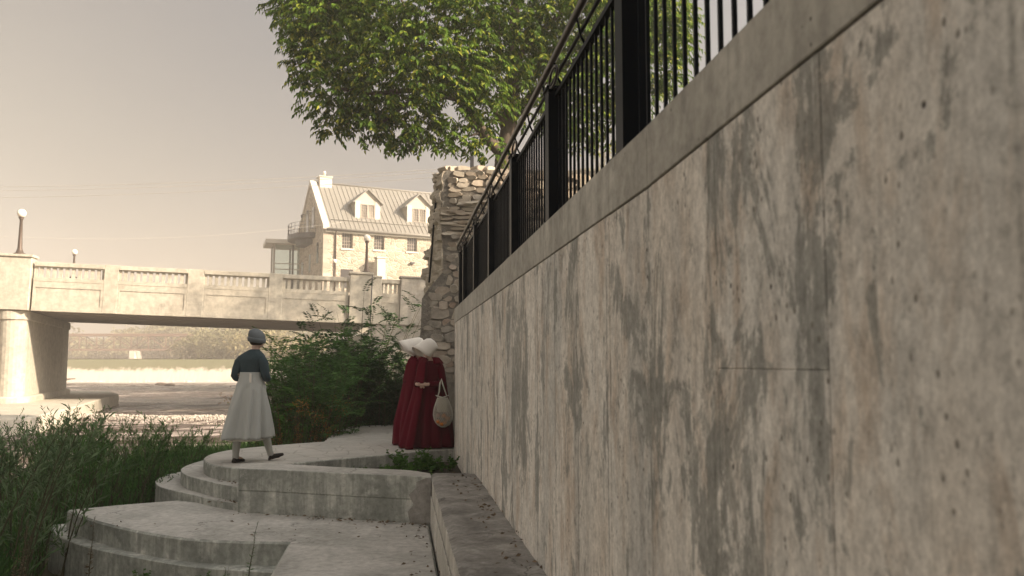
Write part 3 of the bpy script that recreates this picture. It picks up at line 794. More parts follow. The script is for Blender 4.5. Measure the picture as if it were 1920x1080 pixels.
# deck, far parapet
x0, x1 = -14, pedE[1]
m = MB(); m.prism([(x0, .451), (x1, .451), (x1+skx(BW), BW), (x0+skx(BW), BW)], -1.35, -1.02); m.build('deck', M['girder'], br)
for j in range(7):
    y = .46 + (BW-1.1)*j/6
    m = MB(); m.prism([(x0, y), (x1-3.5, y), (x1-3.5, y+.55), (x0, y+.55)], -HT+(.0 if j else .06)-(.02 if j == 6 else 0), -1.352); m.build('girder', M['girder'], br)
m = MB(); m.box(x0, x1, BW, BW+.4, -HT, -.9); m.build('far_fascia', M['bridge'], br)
m = MB(); m.box(x0, x1, BW, BW+.4, -.22, 0.0); m.build('far_rail', M['bridge'], br)
fb = MB()
for i in range(int((x1-x0)/.33)):
    fb.box(x0+.33*i, x0+.33*i+.17, BW+.1, BW+.3, -.899, -.221)
tag(fb.build('far_balusters', M['bridge'], br), kind='stuff')
# pier: round nosed, in the plane of the ground
zs = O_.z - HT; pz0 = -1.0
n0 = P(50, 680, BY0+.75); wv_ = Vector((-.335, .942, 0)).normalized(); nv = Vector((.942, .335, 0))
pr = .72
def stadium(r, extra=0):
    c0 = Vector((n0.x, n0.y, 0)) - nv*pr; out = []
    for i in range(13):
        a = math.pi*i/12; out.append(c0 + nv*r*math.cos(a) - wv_*r*math.sin(a)*1.0 - wv_*extra)
    c1 = c0 + wv_*(BW-1.0)
    for i in range(9):
        a = math.pi*i/8; out.append(c1 - nv*r*math.cos(a) + wv_*r*math.sin(a))
    return [(p.x, p.y) for p in out]
inv = br.matrix_world.inverted() if False else (Matrix.Translation(O_) @ Matrix.Rotation(BA, 4, 'Z') @ Matrix.Rotation(GR, 4, 'Y')).inverted()
def wprism(poly, z0, z1, name, mat, bevel=0):
    m = MB(); m.prism(ccw(poly), z0, z1, inv); return m.build(name, mat, br, bevel)
wprism(stadium(pr), pz0-.05, zs-.50, 'pier', M['bridge'])
wprism(stadium(pr+.09), zs-.50, zs-.01, 'pier_cap', M['bridge'], .03)
wprism(stadium(pr+.25), -1.0, -.52, 'pier_base', M['bridge'], .08)
foot = [tuple(PZ(u, v, -.86)[:2]) for u, v in ((-260, 800), (60, 782), (150, 760), (184, 749), (223, 739), (205, 733), (60, 733), (-200, 745))]
wprism(foot, -3.5, -.86, 'footing', M['bridge'], .05)
# second pier out of view to the left, so the deck is carried
# abutment at the right-hand end
ab0 = O_ + bd*(s_of_u(700)) 
q = O_ + bd*s_of_u(690); e = O_ + bd*(x1)
wprism([(q.x, q.y+.12), (e.x+5, e.y+.9), (e.x+3.5, e.y+BW), (q.x-1.5, q.y+BW)], -3.5, O_.z-HT-.55, 'abutment', M['bridge2'], .02)

# street lamps with round globes
def lamp(base, h, gr, label, first=None):
    if first: r = copy_tree(first); r.location = base; r.scale = (h/2.0,)*3; r['label'] = label; return r
    r = empty('street_lamp', base); tag(r, label, 'street lamp', 'globe street lamps on the bridge')
    m = MB(); m.lathe([(.26, 0), (.26, .06), (.17, .10), (.13, .22), (.105, .30), (.085, .8), (.062, 1.62), (.10, 1.66), (.10, 1.72)], seg=12); m.build('pole', M['lamppole'], r)
    m = MB(); m.lathe([(.09, 1.69), (.12, 1.74), (.12, 1.76)], seg=12); m.build('collar', M['lamppole'], r)
    m = MB(); R0 = .20; m.lathe([(max(.01, R0*math.sin(a)), 1.93 - R0*math.cos(a)) for a in np.linspace(.25, math.pi-.02, 11)], seg=16); m.build('globe', M['globe'], r)
    r.scale = (h/2.0,)*3
    return r
bq = lambda s, y, dz: O_ + bd*s + Vector((-math.sin(BA), math.cos(BA), 0))*y + Vector((0, 0, -math.tan(GR)*s + dz))
lp = lamp(bq(s_of_u(31)-.0, .2, .34), 2.36, .2, 'tall globe lamp on the big pedestal at the left end of the bridge')
lamp(bq(s_of_u(687), .2, .34), 2.15, .2, 'globe lamp on the pedestal in front of the stone house', lp)
q = P(138, 512, BY0+BW); lamp(q - Vector((0, 0, .35)), 1.95, .2, 'globe lamp half hidden behind the left balustrade', lp)
q = P(627, 522, BY0+BW+4); lamp(q - Vector((0, 0, .2)), 1.6, .2, 'small globe lamp showing above the balustrade below the house downpipe', lp)

# ------------------------------------------------------------------ stone house
HA = R(26.6); HD = 80.0
K = P(602, 680, HD); Z0 = 5.0
K.z = Z0
ho = empty('stone_house', K, HA); tag(ho, 'pale fieldstone house with metal roof and dormers above the bridge', 'house')
zE = P(611, 424, HD).z - Z0; Gd = 11.0
def hs_u(u): kk = (u-960)/1594; c_, s_ = math.cos(HA), math.sin(HA); return (kk*K.y - K.x)/(c_ - kk*s_)
gy = lambda g: K.y + g*math.cos(HA)
zR = P(583, 345, gy(5.5)).z - Z0
HL = 19.0
def zpx(v, s): return P(700, v, K.y + s*math.sin(HA)).z - Z0
wins = [(hs_u(650), 431, 466), (hs_u(710), 435, 468.5), (hs_u(772), 439, 472), (hs_u(650), 505, 540), (15.5, 439, 472)]
wins = [(s, zpx(v1, s), zpx(v0, s)) for s, v0, v1 in wins]
HW = .52
# front wall as bands with real openings
m = MB(); 
cuts = sorted([w_ for w_ in wins if w_[1] > 4], key=lambda x: x[0])
zl, zh = min(w_[1] for w_ in cuts), max(w_[2] for w_ in cuts)
xprev = 0
for s, z0, z1 in cuts:
    m.box(xprev, s-HW, 0, .5, 0, zE); m.box(s-HW, s+HW, 0, .5, z1, zE); m.box(s-HW, s+HW, 0, .5, 0, z0); xprev = s+HW
m.box(xprev, HL, 0, .5, 0, zE)
m.build('front_wall', M['housestone'], ho)
def window(parent, cx, z0, z1, y, hw=HW, nx=4, nz=5, face=0, X0=None):
    """face 0: front, 1: gable (x plane)"""
    def B(m, a0, a1, b0, b1, c0, c1):
        if face == 0: m.box(a0, a1, b0, b1, c0, c1)
        else: m.box(b0, b1, a0, a1, c0, c1)
    f = MB(); B(f, cx-hw, cx-hw+.07, y, y+.1, z0, z1); B(f, cx+hw-.07, cx+hw, y, y+.1, z0, z1); B(f, cx-hw+.07, cx+hw-.07, y, y+.1, z1-.07, z1); B(f, cx-hw+.07, cx+hw-.07, y, y+.1, z0, z0+.07)
    fo = f.build('window', M['winframe'], parent)
    g = MB(); B(g, cx-hw+.07, cx+hw-.07, y+.06, y+.08, z0+.07, z1-.07); g.build('pane', M['glassdark'], fo)
    b = MB()
    for i in range(1, nx): xx = cx-hw+.07 + (2*hw-.14)*i/nx; B(b, xx-.018, xx+.018, y+.03, y+.058, z0+.07, z1-.07)
    for i in range(1, nz): zz = z0+.07 + (z1-z0-.14)*i/nz; B(b, cx-hw+.07, cx+hw-.07, y+.026, y+.03-.001+.03, zz-.018, zz+.018)
    b.build('glazing_bars', M['winframe'], fo)
    return fo
M['winframe'] = plain("brown_window_frame", (.36, .31, .26), .7, 0, .1, 1)
for s, z0, z1 in cuts:
    window(ho, s, z0, z1, .22)
    m = MB(); m.box(s-HW-.15, s+HW+.15, -.10, .2, z0-.16, z0-.002); m.build('window_sill', M['frame'], ho)
    m = MB(); m.box(s-HW-.15, s+HW+.15, -.025, -.001, z1+.002, z1+.28); m.build('lintel', M['frame'], ho)
s, z0, z1 = wins[3]
m = MB(); m.box(s-.6, s+.6, -.03, -.002, z0, z1); m.build('low_window', M['glassdark'], ho)
# gable wall
m = MB(); gp = [(0, 0), (Gd, 0), (Gd, zE), (Gd/2, zR), (0, zE)]
m.add([(0-.001, y, z) for y, z in gp] + [(.45, y, z) for y, z in gp], [(0,1,2,3,4)[::-1], (5,6,7,8,9)] + [(i, (i+1)%5, 5+(i+1)%5, 5+i) for i in range(5)])
m.build('gable_wall', M['housestone'], ho)
m = MB(); m.add([(HL, y, z) for y, z in gp] + [(HL-.45, y, z) for y, z in gp], [(0,1,2,3,4), (5,6,7,8,9)[::-1]] + [(i, (i+1)%5, 5+(i+1)%5, 5+i) for i in range(5)])
m.build('gable_wall', M['housestone'], ho)
m = MB(); m.box(0, HL, Gd-.5, Gd, 0, zE); m.build('rear_wall', M['housestone'], ho)
# tall narrow openings in the gable
for gcy, za, zb_ in ((8.5, 5.0, 6.7), (5.3, 5.4, 7.2), (2.2, 6.0, 8.0)):
    m = MB(); m.box(-.03, -.004, gcy-.35, gcy+.35, zE-9.3+za, zE-9.3+zb_); m.build('slit_window', M['glassdark'], ho)
for gcy, za in ((6.6, .2), (4.2, .5)):
    m = MB(); m.box(-.05, -.004, gcy-.5, gcy+.5, zE+za-.1, zE+za+2.0); m.build('balcony_door', M['glassdark'], ho)
# quoins
for i in range(int((zE-3)/.45)):
    z = 3 + .45*i; l_ = .75 if i % 2 else .45
    m = MB(); m.box(-.03, l_, -.03, -.002, z, z+.43); m.build('quoin', M['limestone'], ho)
# roof slopes
def slope(sgn):
    m = MB(); ye = -.35 if sgn > 0 else Gd+.35
    sl_ = (zR-zE)/(Gd/2); ze = zE - .35*sl_
    a = [(.35, ye, ze+.06), (HL, ye, ze+.06), (HL, Gd/2, zR+.06), (.35, Gd/2, zR+.06)]
    b_ = [(x, y, z+.10) for x, y, z in a]
    fs = [(3,2,1,0), (4,5,6,7), (0,1,5,4), (1,2,6,5), (2,3,7,6), (3,0,4,7)]
    m.add(a+b_, fs if sgn > 0 else [f[::-1] for f in fs]); return m.build('roof', M['roof'], ho)
rf = slope(1); slope(-1)
sl_ = (zR-zE)/(Gd/2)
def rz_(y): return zE + y*sl_ + .16
x = .75
while x < HL:
    m = MB(); m.add([(x-.02, -.35, rz_(-.35)), (x+.02, -.35, rz_(-.35)), (x+.02, Gd/2, rz_(Gd/2)), (x-.02, Gd/2, rz_(Gd/2))] + [(x-.02, -.35, rz_(-.35)+.07), (x+.02, -.35, rz_(-.35)+.07), (x+.02, Gd/2, rz_(Gd/2)+.07), (x-.02, Gd/2, rz_(Gd/2)+.07)],
        [(3,2,1,0), (4,5,6,7), (0,1,5,4), (1,2,6,5), (2,3,7,6), (3,0,4,7)])
    m.build('seam', M['roof'], ho); x += .46
m = MB(); m.tube([(.35, Gd/2, zR+.2), (HL, Gd/2, zR+.2)], .09, 8); m.build('ridge_cap', M['roof'], ho)
m = MB(); m.tube([(.2, -.42, zE-.30), (HL, -.42, zE-.30)], .13, 8); m.build('gutter', M['roof'], ho)
m = MB(); m.box(.1, HL, -.3, -.002, zE-.55, zE-.25); m.build('fascia_board', M['frame'], ho)
m = MB(); m.tube([(.8, .55, rz_(.55)+.12), (HL, .55, rz_(.55)+.12)], .03, 6); m.build('snow_rail', M['roof'], ho)
m = MB(); m.tube([(1.15, -.12, 2), (1.15, -.12, zE-.7), (1.1, -.42, zE-.32)], .07, 8); m.build('downpipe', M['lamppole'], ho)
# gable coping
for sgn in (1, -1):
    m = MB(); y0 = -.3 if sgn > 0 else Gd+.3; zz = lambda y: zE + (y if sgn > 0 else Gd-y)*sl_
    m.add([(-.12, y0, zz(y0)+.02), (.48, y0, zz(y0)+.02), (.48, Gd/2, zR+.05), (-.12, Gd/2, zR+.05)] + [(-.12, y0, zz(y0)+.38), (.48, y0, zz(y0)+.38), (.48, Gd/2, zR+.4), (-.12, Gd/2, zR+.4)],
          [(3,2,1,0), (4,5,6,7), (0,1,5,4), (1,2,6,5), (2,3,7,6), (3,0,4,7)] if sgn > 0 else [(0,1,2,3), (7,6,5,4), (4,5,1,0), (5,6,2,1), (6,7,3,2), (7,4,0,3)])
    m.build('gable_coping', M['frame'], ho)
m = MB(); m.box(.75, 2.0, Gd/2-.55, Gd/2+.55, zR-.6, zR+.72); ch = m.build('chimney', M['frame'], ho, .02)
m = MB(); m.box(.68, 2.07, Gd/2-.62, Gd/2+.62, zR+.722, zR+.85); m.build('chimney_cap', M['frame'], ch)
m = MB(); m.lathe([(.12, zR+.85), (.12, zR+1.2), (.17, zR+1.22), (.1, zR+1.42)], (1.35, Gd/2, 0), 10); m.build('chimney_pot', M['globe'], ch)
# dormers
M['dormerwall'] = plain("cream_dormer_boards", (.47, .42, .345), .8, 0, .06, 1)
def dormer(cx, n):
    d = MB(); hw = 1.25; zb_ = rz_(1.2)-.1; zt = zb_ + 1.75; zp = zt + 1.15; yf = 1.2
    yb = (zt-.16-zE)/sl_; yp = (zp-.16-zE)/sl_
    d.add([(cx-hw, yf, zb_), (cx+hw, yf, zb_), (cx+hw, yf, zt), (cx, yf, zp), (cx-hw, yf, zt)], [(0,1,2,3,4)])
    d.add([(cx-hw, yf, zb_), (cx-hw, yf, zt), (cx-hw, yb, zt)], [(0,1,2)]); d.add([(cx+hw, yf, zb_), (cx+hw, yf, zt), (cx+hw, yb, zt)], [(2,1,0)])
    do = d.build('dormer', M['dormerwall'], ho)
    r = MB(); ov = .28; e_ = zt - ov*(zp-zt)/hw
    for sg in (-1, 1):
        a = [(cx, yf-.3, zp+.02), (cx+sg*(hw+ov), yf-.3, e_+.02), (cx+sg*(hw+ov), yb+.1, e_+.02), (cx, yp+.1, zp+.02)]
        b_ = [(x_, y_, z_+.14) for x_, y_, z_ in a]
        fs = [(0,1,2,3), (7,6,5,4), (4,5,1,0), (5,6,2,1), (6,7,3,2), (7,4,0,3)]
        r.add(a+b_, fs if sg > 0 else [f[::-1] for f in fs])
    r.build('dormer_roof', M['roof'], do)
    for sg in (-1, 1):
        m = MB(); m.box(cx+sg*hw-.02 if sg < 0 else cx+.75, cx-.75 if sg < 0 else cx+hw+.02, yf-.05, yf-.002, zb_, zt+.05); m.build('corner_board', M['frame'], do)
    for sg in (-1, 1):
        window(do, cx+sg*.36, zb_+.12, zb_+1.5, yf-.06, .35, 3, 5)
    return do
for u in (694, 792): dormer(hs_u(u), 0)
dormer(hs_u(792)+5.2, 0)
# balcony on the gable
m = MB(); pts = [(-2.0*math.sin(a), 6.2 + 3.0*math.cos(a)) for a in np.linspace(0, math.pi, 13)]
bp = [(x_, y_) for x_, y_ in pts]
m.prism(ccw(bp), zE-.62, zE-.15); m.prism(ccw([(x_*.6, 6.2+(y_-6.2)*.6) for x_, y_ in bp]), zE-1.15, zE-.622); ba = m.build('balcony', M['darkmetal'], ho)
m = MB(); 
for x_, y_ in bp: m.tube([(x_*.97, y_, zE-.15), (x_*.97, y_, zE+.95)], .025, 6)
for zz_ in (.25, .6, .95): m.tube([(x_*.97, y_, zE+zz_) for x_, y_ in bp], .02, 6)
m.build('balcony_rail', M['darkmetal'], ba)
for cy_ in (5.0, 7.4):
    m = MB(); m.tube([(-.05, cy_, zE+2.2), (-.4, cy_, zE+2.3), (-.42, cy_, zE+2.1)], .04, 6); m.lathe([(.05, -.2), (.12, -.1), (.12, .08), (.03, .12)], (-.42, cy_, zE+2.1), 8); m.build('wall_light', M['darkmetal'], ho)
# white chimney-like pillar in front
m = MB(); sx = hs_u(706); m.box(sx-.42, sx+.42, -1.4, -.6, 2, zpx(487, sx)); pi_ = m.build('pillar', M['frame'], ho, .03)
m = MB(); m.box(sx-.5, sx+.5, -1.48, -.52, zpx(487, sx)+.002, zpx(487, sx)+.14); m.build('pillar_cap', M['frame'], pi_)
m = MB(); m.box(hs_u(772)-.2, hs_u(772)+.2, -.3, -.02, zpx(492, 6), zpx(489, 6)); m.build('wall_vent', M['darkmetal'], ho)

# glass pavilion to the left of the house
gq = P(513, 515, 88); gz = gq.z - 3
gpv = empty('glass_pavilion', (gq.x, 88, gz), R(20)); tag(gpv, 'small flat roofed glass pavilion against the left end of the stone house', 'pavilion')
GH = P(513, 458, 88).z - gz
for x_ in (0, 1.9, 4.2):
    for y_ in (0, 3):
        m = MB(); m.box(x_-.09, x_+.09, y_-.09, y_+.09, 0, GH); m.build('column', M['darkmetal'] if x_ == 1.9 else M['frame2'] if 'frame2' in M else M['winframe'], gpv)
for z in (3.6, 4.2, GH-.5):
    m = MB(); m.box(.1, 4.1, -.04, .04, z-.04, z+.04); m.build('transom', M['winframe'], gpv)
m = MB(); m.box(.09, 1.81, -.01, .01, 0, GH); m.build('pane', M['glass'], gpv)
m = MB(); m.box(1.99, 4.11, -.01, .01, 0, GH); m.build('pane', M['glass'], gpv)
m = MB(); m.box(-.01, .01, .1, 2.9, 0, GH); m.build('pane', M['glass'], gpv)
m = MB(); m.prism([(-.9, -.9), (4.6, -.9), (4.6, 3.6), (-.9, 3.6)], GH+.001, GH+.45); m.build('flat_roof', M['frame'], gpv, .03)
m = MB(); m.box(0, 4.2, 0, 3, -2, 3.0); m.build('base', M['winframe'], gpv)

# power lines
M['wire'] = plain("grey_wire", (.52, .48, .43), .6, 0, .05, 1)
def wire(u0, v0, y0, u1, v1, y1, r, label, sag=.5):
    a, b = P(u0, v0, y0), P(u1, v1, y1); pts = []
    for i in range(25):
        s_ = i/24; p = lerp(a, b, s_); p.z -= sag*4*s_*(1-s_); pts.append(p)
    m = MB(); m.tube(pts, r, 5); o = m.build('power_line', M['wire']); tag(o, label, 'power line', 'power lines over the river')
wire(-200, 350, 75, 900, 312, 62, .017, 'highest of the power lines crossing above the house chimney')
wire(-200, 358, 75, 900, 317, 62, .017, 'middle power line crossing at the top of the house chimney')
wire(-200, 372, 75, 900, 326, 62, .017, 'lowest of the three close power lines crossing the house roof ridge')
wire(-200, 428, 70, 640, 417, 78, .012, 'thin single power line low in the sky above the bridge', 1.2)

# ------------------------------------------------------------------ far steel truss bridge
TY = 215.0
tb = empty('truss_bridge', (P(90, 657, TY).x, TY, 0)); tag(tb, 'rusty steel truss railway bridge far beyond the weir', 'bridge')
xa, xb = 0, P(388, 657, TY).x - P(90, 657, TY).x
zt_, zb_ = P(200, 628, TY).z, P(200, 656, TY).z
m = MB(); m.box(xa-30, xb, -2, 2, zt_-.35, zt_+.25); m.build('deck', M['rust'], tb)
for y_ in (-1.8, 1.8):
    m = MB(); m.box(xa-30, xb-4, y_-.15, y_+.15, zb_-.2, zb_+.2); m.build('bottom_chord', M['rust'], tb)
    x_ = xa-30; st = 4.3; j = 0
    while x_ < xb-st:
        m = MB(); m.tube([(x_, y_, zb_+.2), (x_, y_, zt_-.35)], .14, 4); m.build('upright', M['rust'], tb)
        if j % 2 == 0: m = MB(); m.tube([(x_, y_, zb_+.2), (x_+st, y_, zt_-.35)], .12, 4); m.build('diagonal', M['rust'], tb)
        else: m = MB(); m.tube([(x_, y_, zt_-.35), (x_+st, y_, zb_+.2)], .12, 4); m.build('diagonal', M['rust'], tb)
        x_ += st; j += 1
for u in (254,):
    xx = P(u, 660, TY).x - tb.location.x
    m = MB(); m.box(xx-.75, xx+.75, -2, 2, 0, zb_-.2); m.build('pier', M['frame'], tb, .1)

# ------------------------------------------------------------------ foliage tools
def leaf_obj(name, Pn, D, L, Wd, mat, parent=None, fold=.25, droop=0.0, out=None):
    """many separate folded leaves in one mesh: base, left, tip, right"""
    n = len(Pn)
    D = D / np.linalg.norm(D, axis=1, keepdims=True)
    r = rng.normal(size=(n, 3)); r[:, 2] += 1.2
    if out is not None: r = r*.45 + out*1.5
    S = np.cross(D, r); S /= np.linalg.norm(S, axis=1, keepdims=True)+1e-9
    N = np.cross(S, D)
    L = np.broadcast_to(L, (n,))[:, None]; Wd = np.broadcast_to(Wd, (n,))[:, None]
    b = Pn; tip = Pn + D*L - N*L*droop; mid = Pn + D*L*.45
    l = mid + S*Wd*.5 + N*Wd*fold; rr_ = mid - S*Wd*.5 + N*Wd*fold
    co = np.stack([b, l, tip, rr_], axis=1).reshape(-1, 3).astype(np.float32)
    me = bpy.data.meshes.new(name); me.vertices.add(4*n); me.vertices.foreach_set('co', co.ravel())
    base = (np.arange(n)*4)[:, None]
    tri = np.concatenate([base + np.array([0, 2, 1]), base + np.array([0, 3, 2])], axis=1).reshape(-1, 3)
    me.loops.add(6*n); me.loops.foreach_set('vertex_index', tri.ravel().astype(np.int32))
    me.polygons.add(2*n); me.polygons.foreach_set('loop_start', (np.arange(2*n)*3).astype(np.int32))
    me.update(); me.validate(); me.materials.append(mat)
    return link_mesh(name, me, parent)

M['leaf_tree'] = leafmat("ash_leaf", (.020, .060, .008), (.085, .145, .016), (.40, .39, .06), .36, .6)  # yellow end of the ramp puts sunlight into the leaf colour
M['leaf_willow'] = leafmat("willow_leaf", (.026, .072, .020), (.06, .135, .034), (.11, .19, .05), .25, .65)
M['leaf_grey'] = leafmat("silvery_willow_leaf", (.05, .095, .042), (.11, .165, .08), (.19, .24, .14), .2, .7)
M['leaf_dark'] = leafmat("dark_shrub_leaf", (.014, .036, .014), (.032, .07, .025), (.055, .10, .035), .15, .7)
M['leaf_bright'] = leafmat("fresh_green_leaf", (.03, .085, .016), (.065, .15, .028), (.11, .19, .04), .3, .7)
M['leaf_rust'] = leafmat("orange_brown_flower", (.16, .075, .02), (.26, .13, .03), (.10, .10, .03), .25)
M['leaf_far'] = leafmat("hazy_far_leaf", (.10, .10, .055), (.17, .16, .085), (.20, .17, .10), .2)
M['leaf_farsun'] = leafmat("sunlit_far_leaf", (.16, .14, .07), (.26, .23, .12), (.30, .24, .14), .3)  # paler copy of the far leaf with sunlight painted into its colour
M['leaf_dry'] = leafmat("dry_weed", (.10, .075, .05), (.16, .12, .08), (.08, .06, .045), .2)

def stems_paths(n, base, r0, h, lean, rnd, jitter=.25):
    out = []
    for i in range(n):
        a = rnd.uniform(0, 2*math.pi); rr2 = r0*math.sqrt(rnd.random())
        b = Vector((base[0]+rr2*math.cos(a), base[1]+rr2*math.sin(a), base[2]))
        hh = h*rnd.uniform(.62, 1.0); la = lean*rnd.uniform(.3, 1.1)
        d = Vector((math.cos(a)*la + rnd.uniform(-.1, .1), math.sin(a)*la + rnd.uniform(-.1, .1), 1))
        pts = []
        for k_ in range(7):
            s_ = k_/6; pts.append(b + Vector((d.x*s_*hh*(.6+.6*s_), d.y*s_*hh*(.6+.6*s_), hh*(s_ - .12*la*s_*s_))) + Vector((rnd.uniform(-1,1), rnd.uniform(-1,1), 0))*jitter*.05*s_)
        out.append(pts)
    return out
def along(pts, s_):
    x_ = s_*(len(pts)-1); i = min(int(x_), len(pts)-2); f = x_-i
    return lerp(pts[i], pts[i+1], f), (pts[i+1]-pts[i]).normalized()

def shrub(name, base, h, r0, nst, nleaf, L, Wd, mat, label, cat='shrub', lean=.35, style='willow', seed=0, group=None, start=.15, extra=None):
    rnd = random.Random(seed); root = empty(name, base); tag(root, label, cat, group)
    paths = stems_paths(nst, (0, 0, 0), r0, h, lean, rnd)
    sm = MB(); Ps = []; Ds = []; Ls = []
    for pts in paths:
        sm.tube(pts, [.009*h**.5*(1-.8*i/6) for i in range(7)], 4, cap=False)
        if style == 'willow':
            # side twigs with leaves
            for q_ in range(max(2, nleaf//16)):
                s0 = rnd.uniform(start, .95); p0, d0 = along(pts, s0); a = rnd.uniform(0, 6.28)
                dv = (Vector((math.cos(a), math.sin(a), rnd.uniform(.3, 1.3))) + d0*.6).normalized(); tl = h*rnd.uniform(.12, .26)
                for i in range(14):
                    f = i/13; p = p0 + dv*tl*f + Vector((0, 0, -.1*tl*f*f)); b_ = rnd.uniform(0, 6.28)
                    Ps.append(p); Ds.append(dv*.9 + Vector((math.cos(b_), math.sin(b_), rnd.uniform(-.3, .6)))*.75); Ls.append(rnd.uniform(.6, 1.15))
            for i in range(nleaf//4):
                p, d0 = along(pts, rnd.uniform(.6, 1)); b_ = rnd.uniform(0, 6.28)
                Ps.append(p); Ds.append(d0 + Vector((math.cos(b_), math.sin(b_), 0))*.6); Ls.append(rnd.uniform(.5, 1))
        elif style == 'frond':
            for q_ in range(max(3, nleaf//22)):
                s0 = rnd.uniform(start, 1.0); p0, d0 = along(pts, s0); a = rnd.uniform(0, 6.28)
                out_ = Vector((math.cos(a), math.sin(a), rnd.uniform(.1, 1.6))).normalized(); fl_ = rnd.uniform(.28, .52)*h**.5*.75
                side = out_.cross(Vector((0, 0, 1))).normalized()
                for i in range(11):
                    f = (i+1)/11; p = p0 + out_*fl_*f + Vector((0, 0, -.28*fl_*f*f))
                    for sg in (-1, 1):
                        Ps.append(p); Ds.append(side*sg + out_*.55 + Vector((0, 0, -.25 + rnd.uniform(-.2, .2)))); Ls.append((1.1-.5*abs(f-.45))*rnd.uniform(.85, 1.1))
        elif style == 'weed':
            for i in range(nleaf):
                s0 = rnd.uniform(start, 1.0); p, d0 = along(pts, s0); b_ = rnd.uniform(0, 6.28)
                Ps.append(p); Ds.append(Vector((math.cos(b_), math.sin(b_), rnd.uniform(-.1, .9)))); Ls.append((1.25-s0)*rnd.uniform(.6, 1.2))
    sm.build('stems', M['stemwood'], root)
    leaf_obj('foliage', np.array([tuple(p) for p in Ps]), np.array([tuple(p) for p in Ds]), L*np.array(Ls), Wd*np.array(Ls), mat, root, droop=.12)
    if extra:
        E = []; F = []
        for pts in paths[::2]:
            p, d0 = along(pts, 1.0)
            for i in range(40): E.append(tuple(p + Vector((rnd.gauss(0, .07), rnd.gauss(0, .07), rnd.gauss(0, .08))))); F.append((rnd.gauss(0, 1), rnd.gauss(0, 1), rnd.gauss(.6, 1)))
        tag(leaf_obj('flowers', np.array(E), np.array(F), .03, .022, extra, root), kind='stuff')
    return root

def gz_at(x, y): return bank_z(x, y)
# left bank willows: (u of centre, y, height to v_top, radius, style..)
def topz(v, y): return P(500, v, y).z
LB = [  # u, y, vtop, r0, nst, nleaf, L, W, mat, style, label
 (35, 9.5, 790, .55, 26, 90, .12, .021, 'leaf_grey', 'willow', 'silvery narrow leaved willow arching in the lower left corner'),
 (-70, 8.3, 770, .6, 22, 90, .12, .021, 'leaf_grey', 'willow', 'willow cut by the left edge of the view beside the lower terrace'),
 (120, 11.3, 792, .6, 28, 90, .085, .016, 'leaf_willow', 'willow', 'green willow shrub left of the terrace corner'),
 (25, 12.0, 775, .6, 28, 90, .085, .016, 'leaf_willow', 'willow', 'leafy willow in front of the sunlit bridge footing at far left'),
 (95, 13.6, 778, .6, 26, 80, .085, .016, 'leaf_willow', 'willow', 'willow with upright tips below the round bridge pier'),
 (200, 12.0, 795, .65, 30, 90, .085, .016, 'leaf_willow', 'willow', 'dense dark willow behind the terrace corner'),
 (165, 14.2, 776, .6, 26, 80, .085, .016, 'leaf_willow', 'willow', 'willow with a tall single shoot below the end of the bridge footing'),
 (262, 12.6, 792, .6, 28, 90, .085, .016, 'leaf_willow', 'willow', 'willow shrub just left of the curved steps'),
 (240, 14.6, 778, .55, 24, 80, .085, .016, 'leaf_willow', 'willow', 'willow with one tall tip standing against the white water'),
 (318, 13.6, 800, .5, 24, 80, .08, .015, 'leaf_willow', 'willow', 'small willow behind the top of the curved steps'),
 (288, 15.5, 790, .5, 22, 70, .08, .015, 'leaf_bright', 'willow', 'light green willow at the water edge below the rapids'),
 (372, 14.4, 806, .5, 26, 80, .075, .012, 'leaf_bright', 'willow', 'low grassy shrub between the steps and the walking woman'),
 (412, 15.5, 812, .5, 24, 80, .075, .014, 'leaf_bright', 'weed', 'low yellow green weeds behind the skirt of the walking woman'),
]
for i, (u, y, vt, r0, ns, nl, L_, W_, mt, sty, lab) in enumerate(LB):
    q = P(u, 800, y); zb0 = gz_at(q.x, y); h = topz(vt, y) - zb0
    shrub('willow_shrub', (q.x, y, zb0), h*1.04, r0, ns, nl, L_, W_, M[mt], lab, 'shrub', .30, sty, 20+i, 'shrubs on the left bank')
# one loose shoot at the far left, in front of the pier
q = P(-6, 800, 7.5); h = topz(600, 7.5) - (-1.4)
shrub('tall_weed', (q.x-.15, 7.5, -1.4), h, .05, 1, 44, .13, .012, M['leaf_dry'], 'thin brown shoot with drooping leaves against the round pier', 'weed', .08, 'weed', 77)

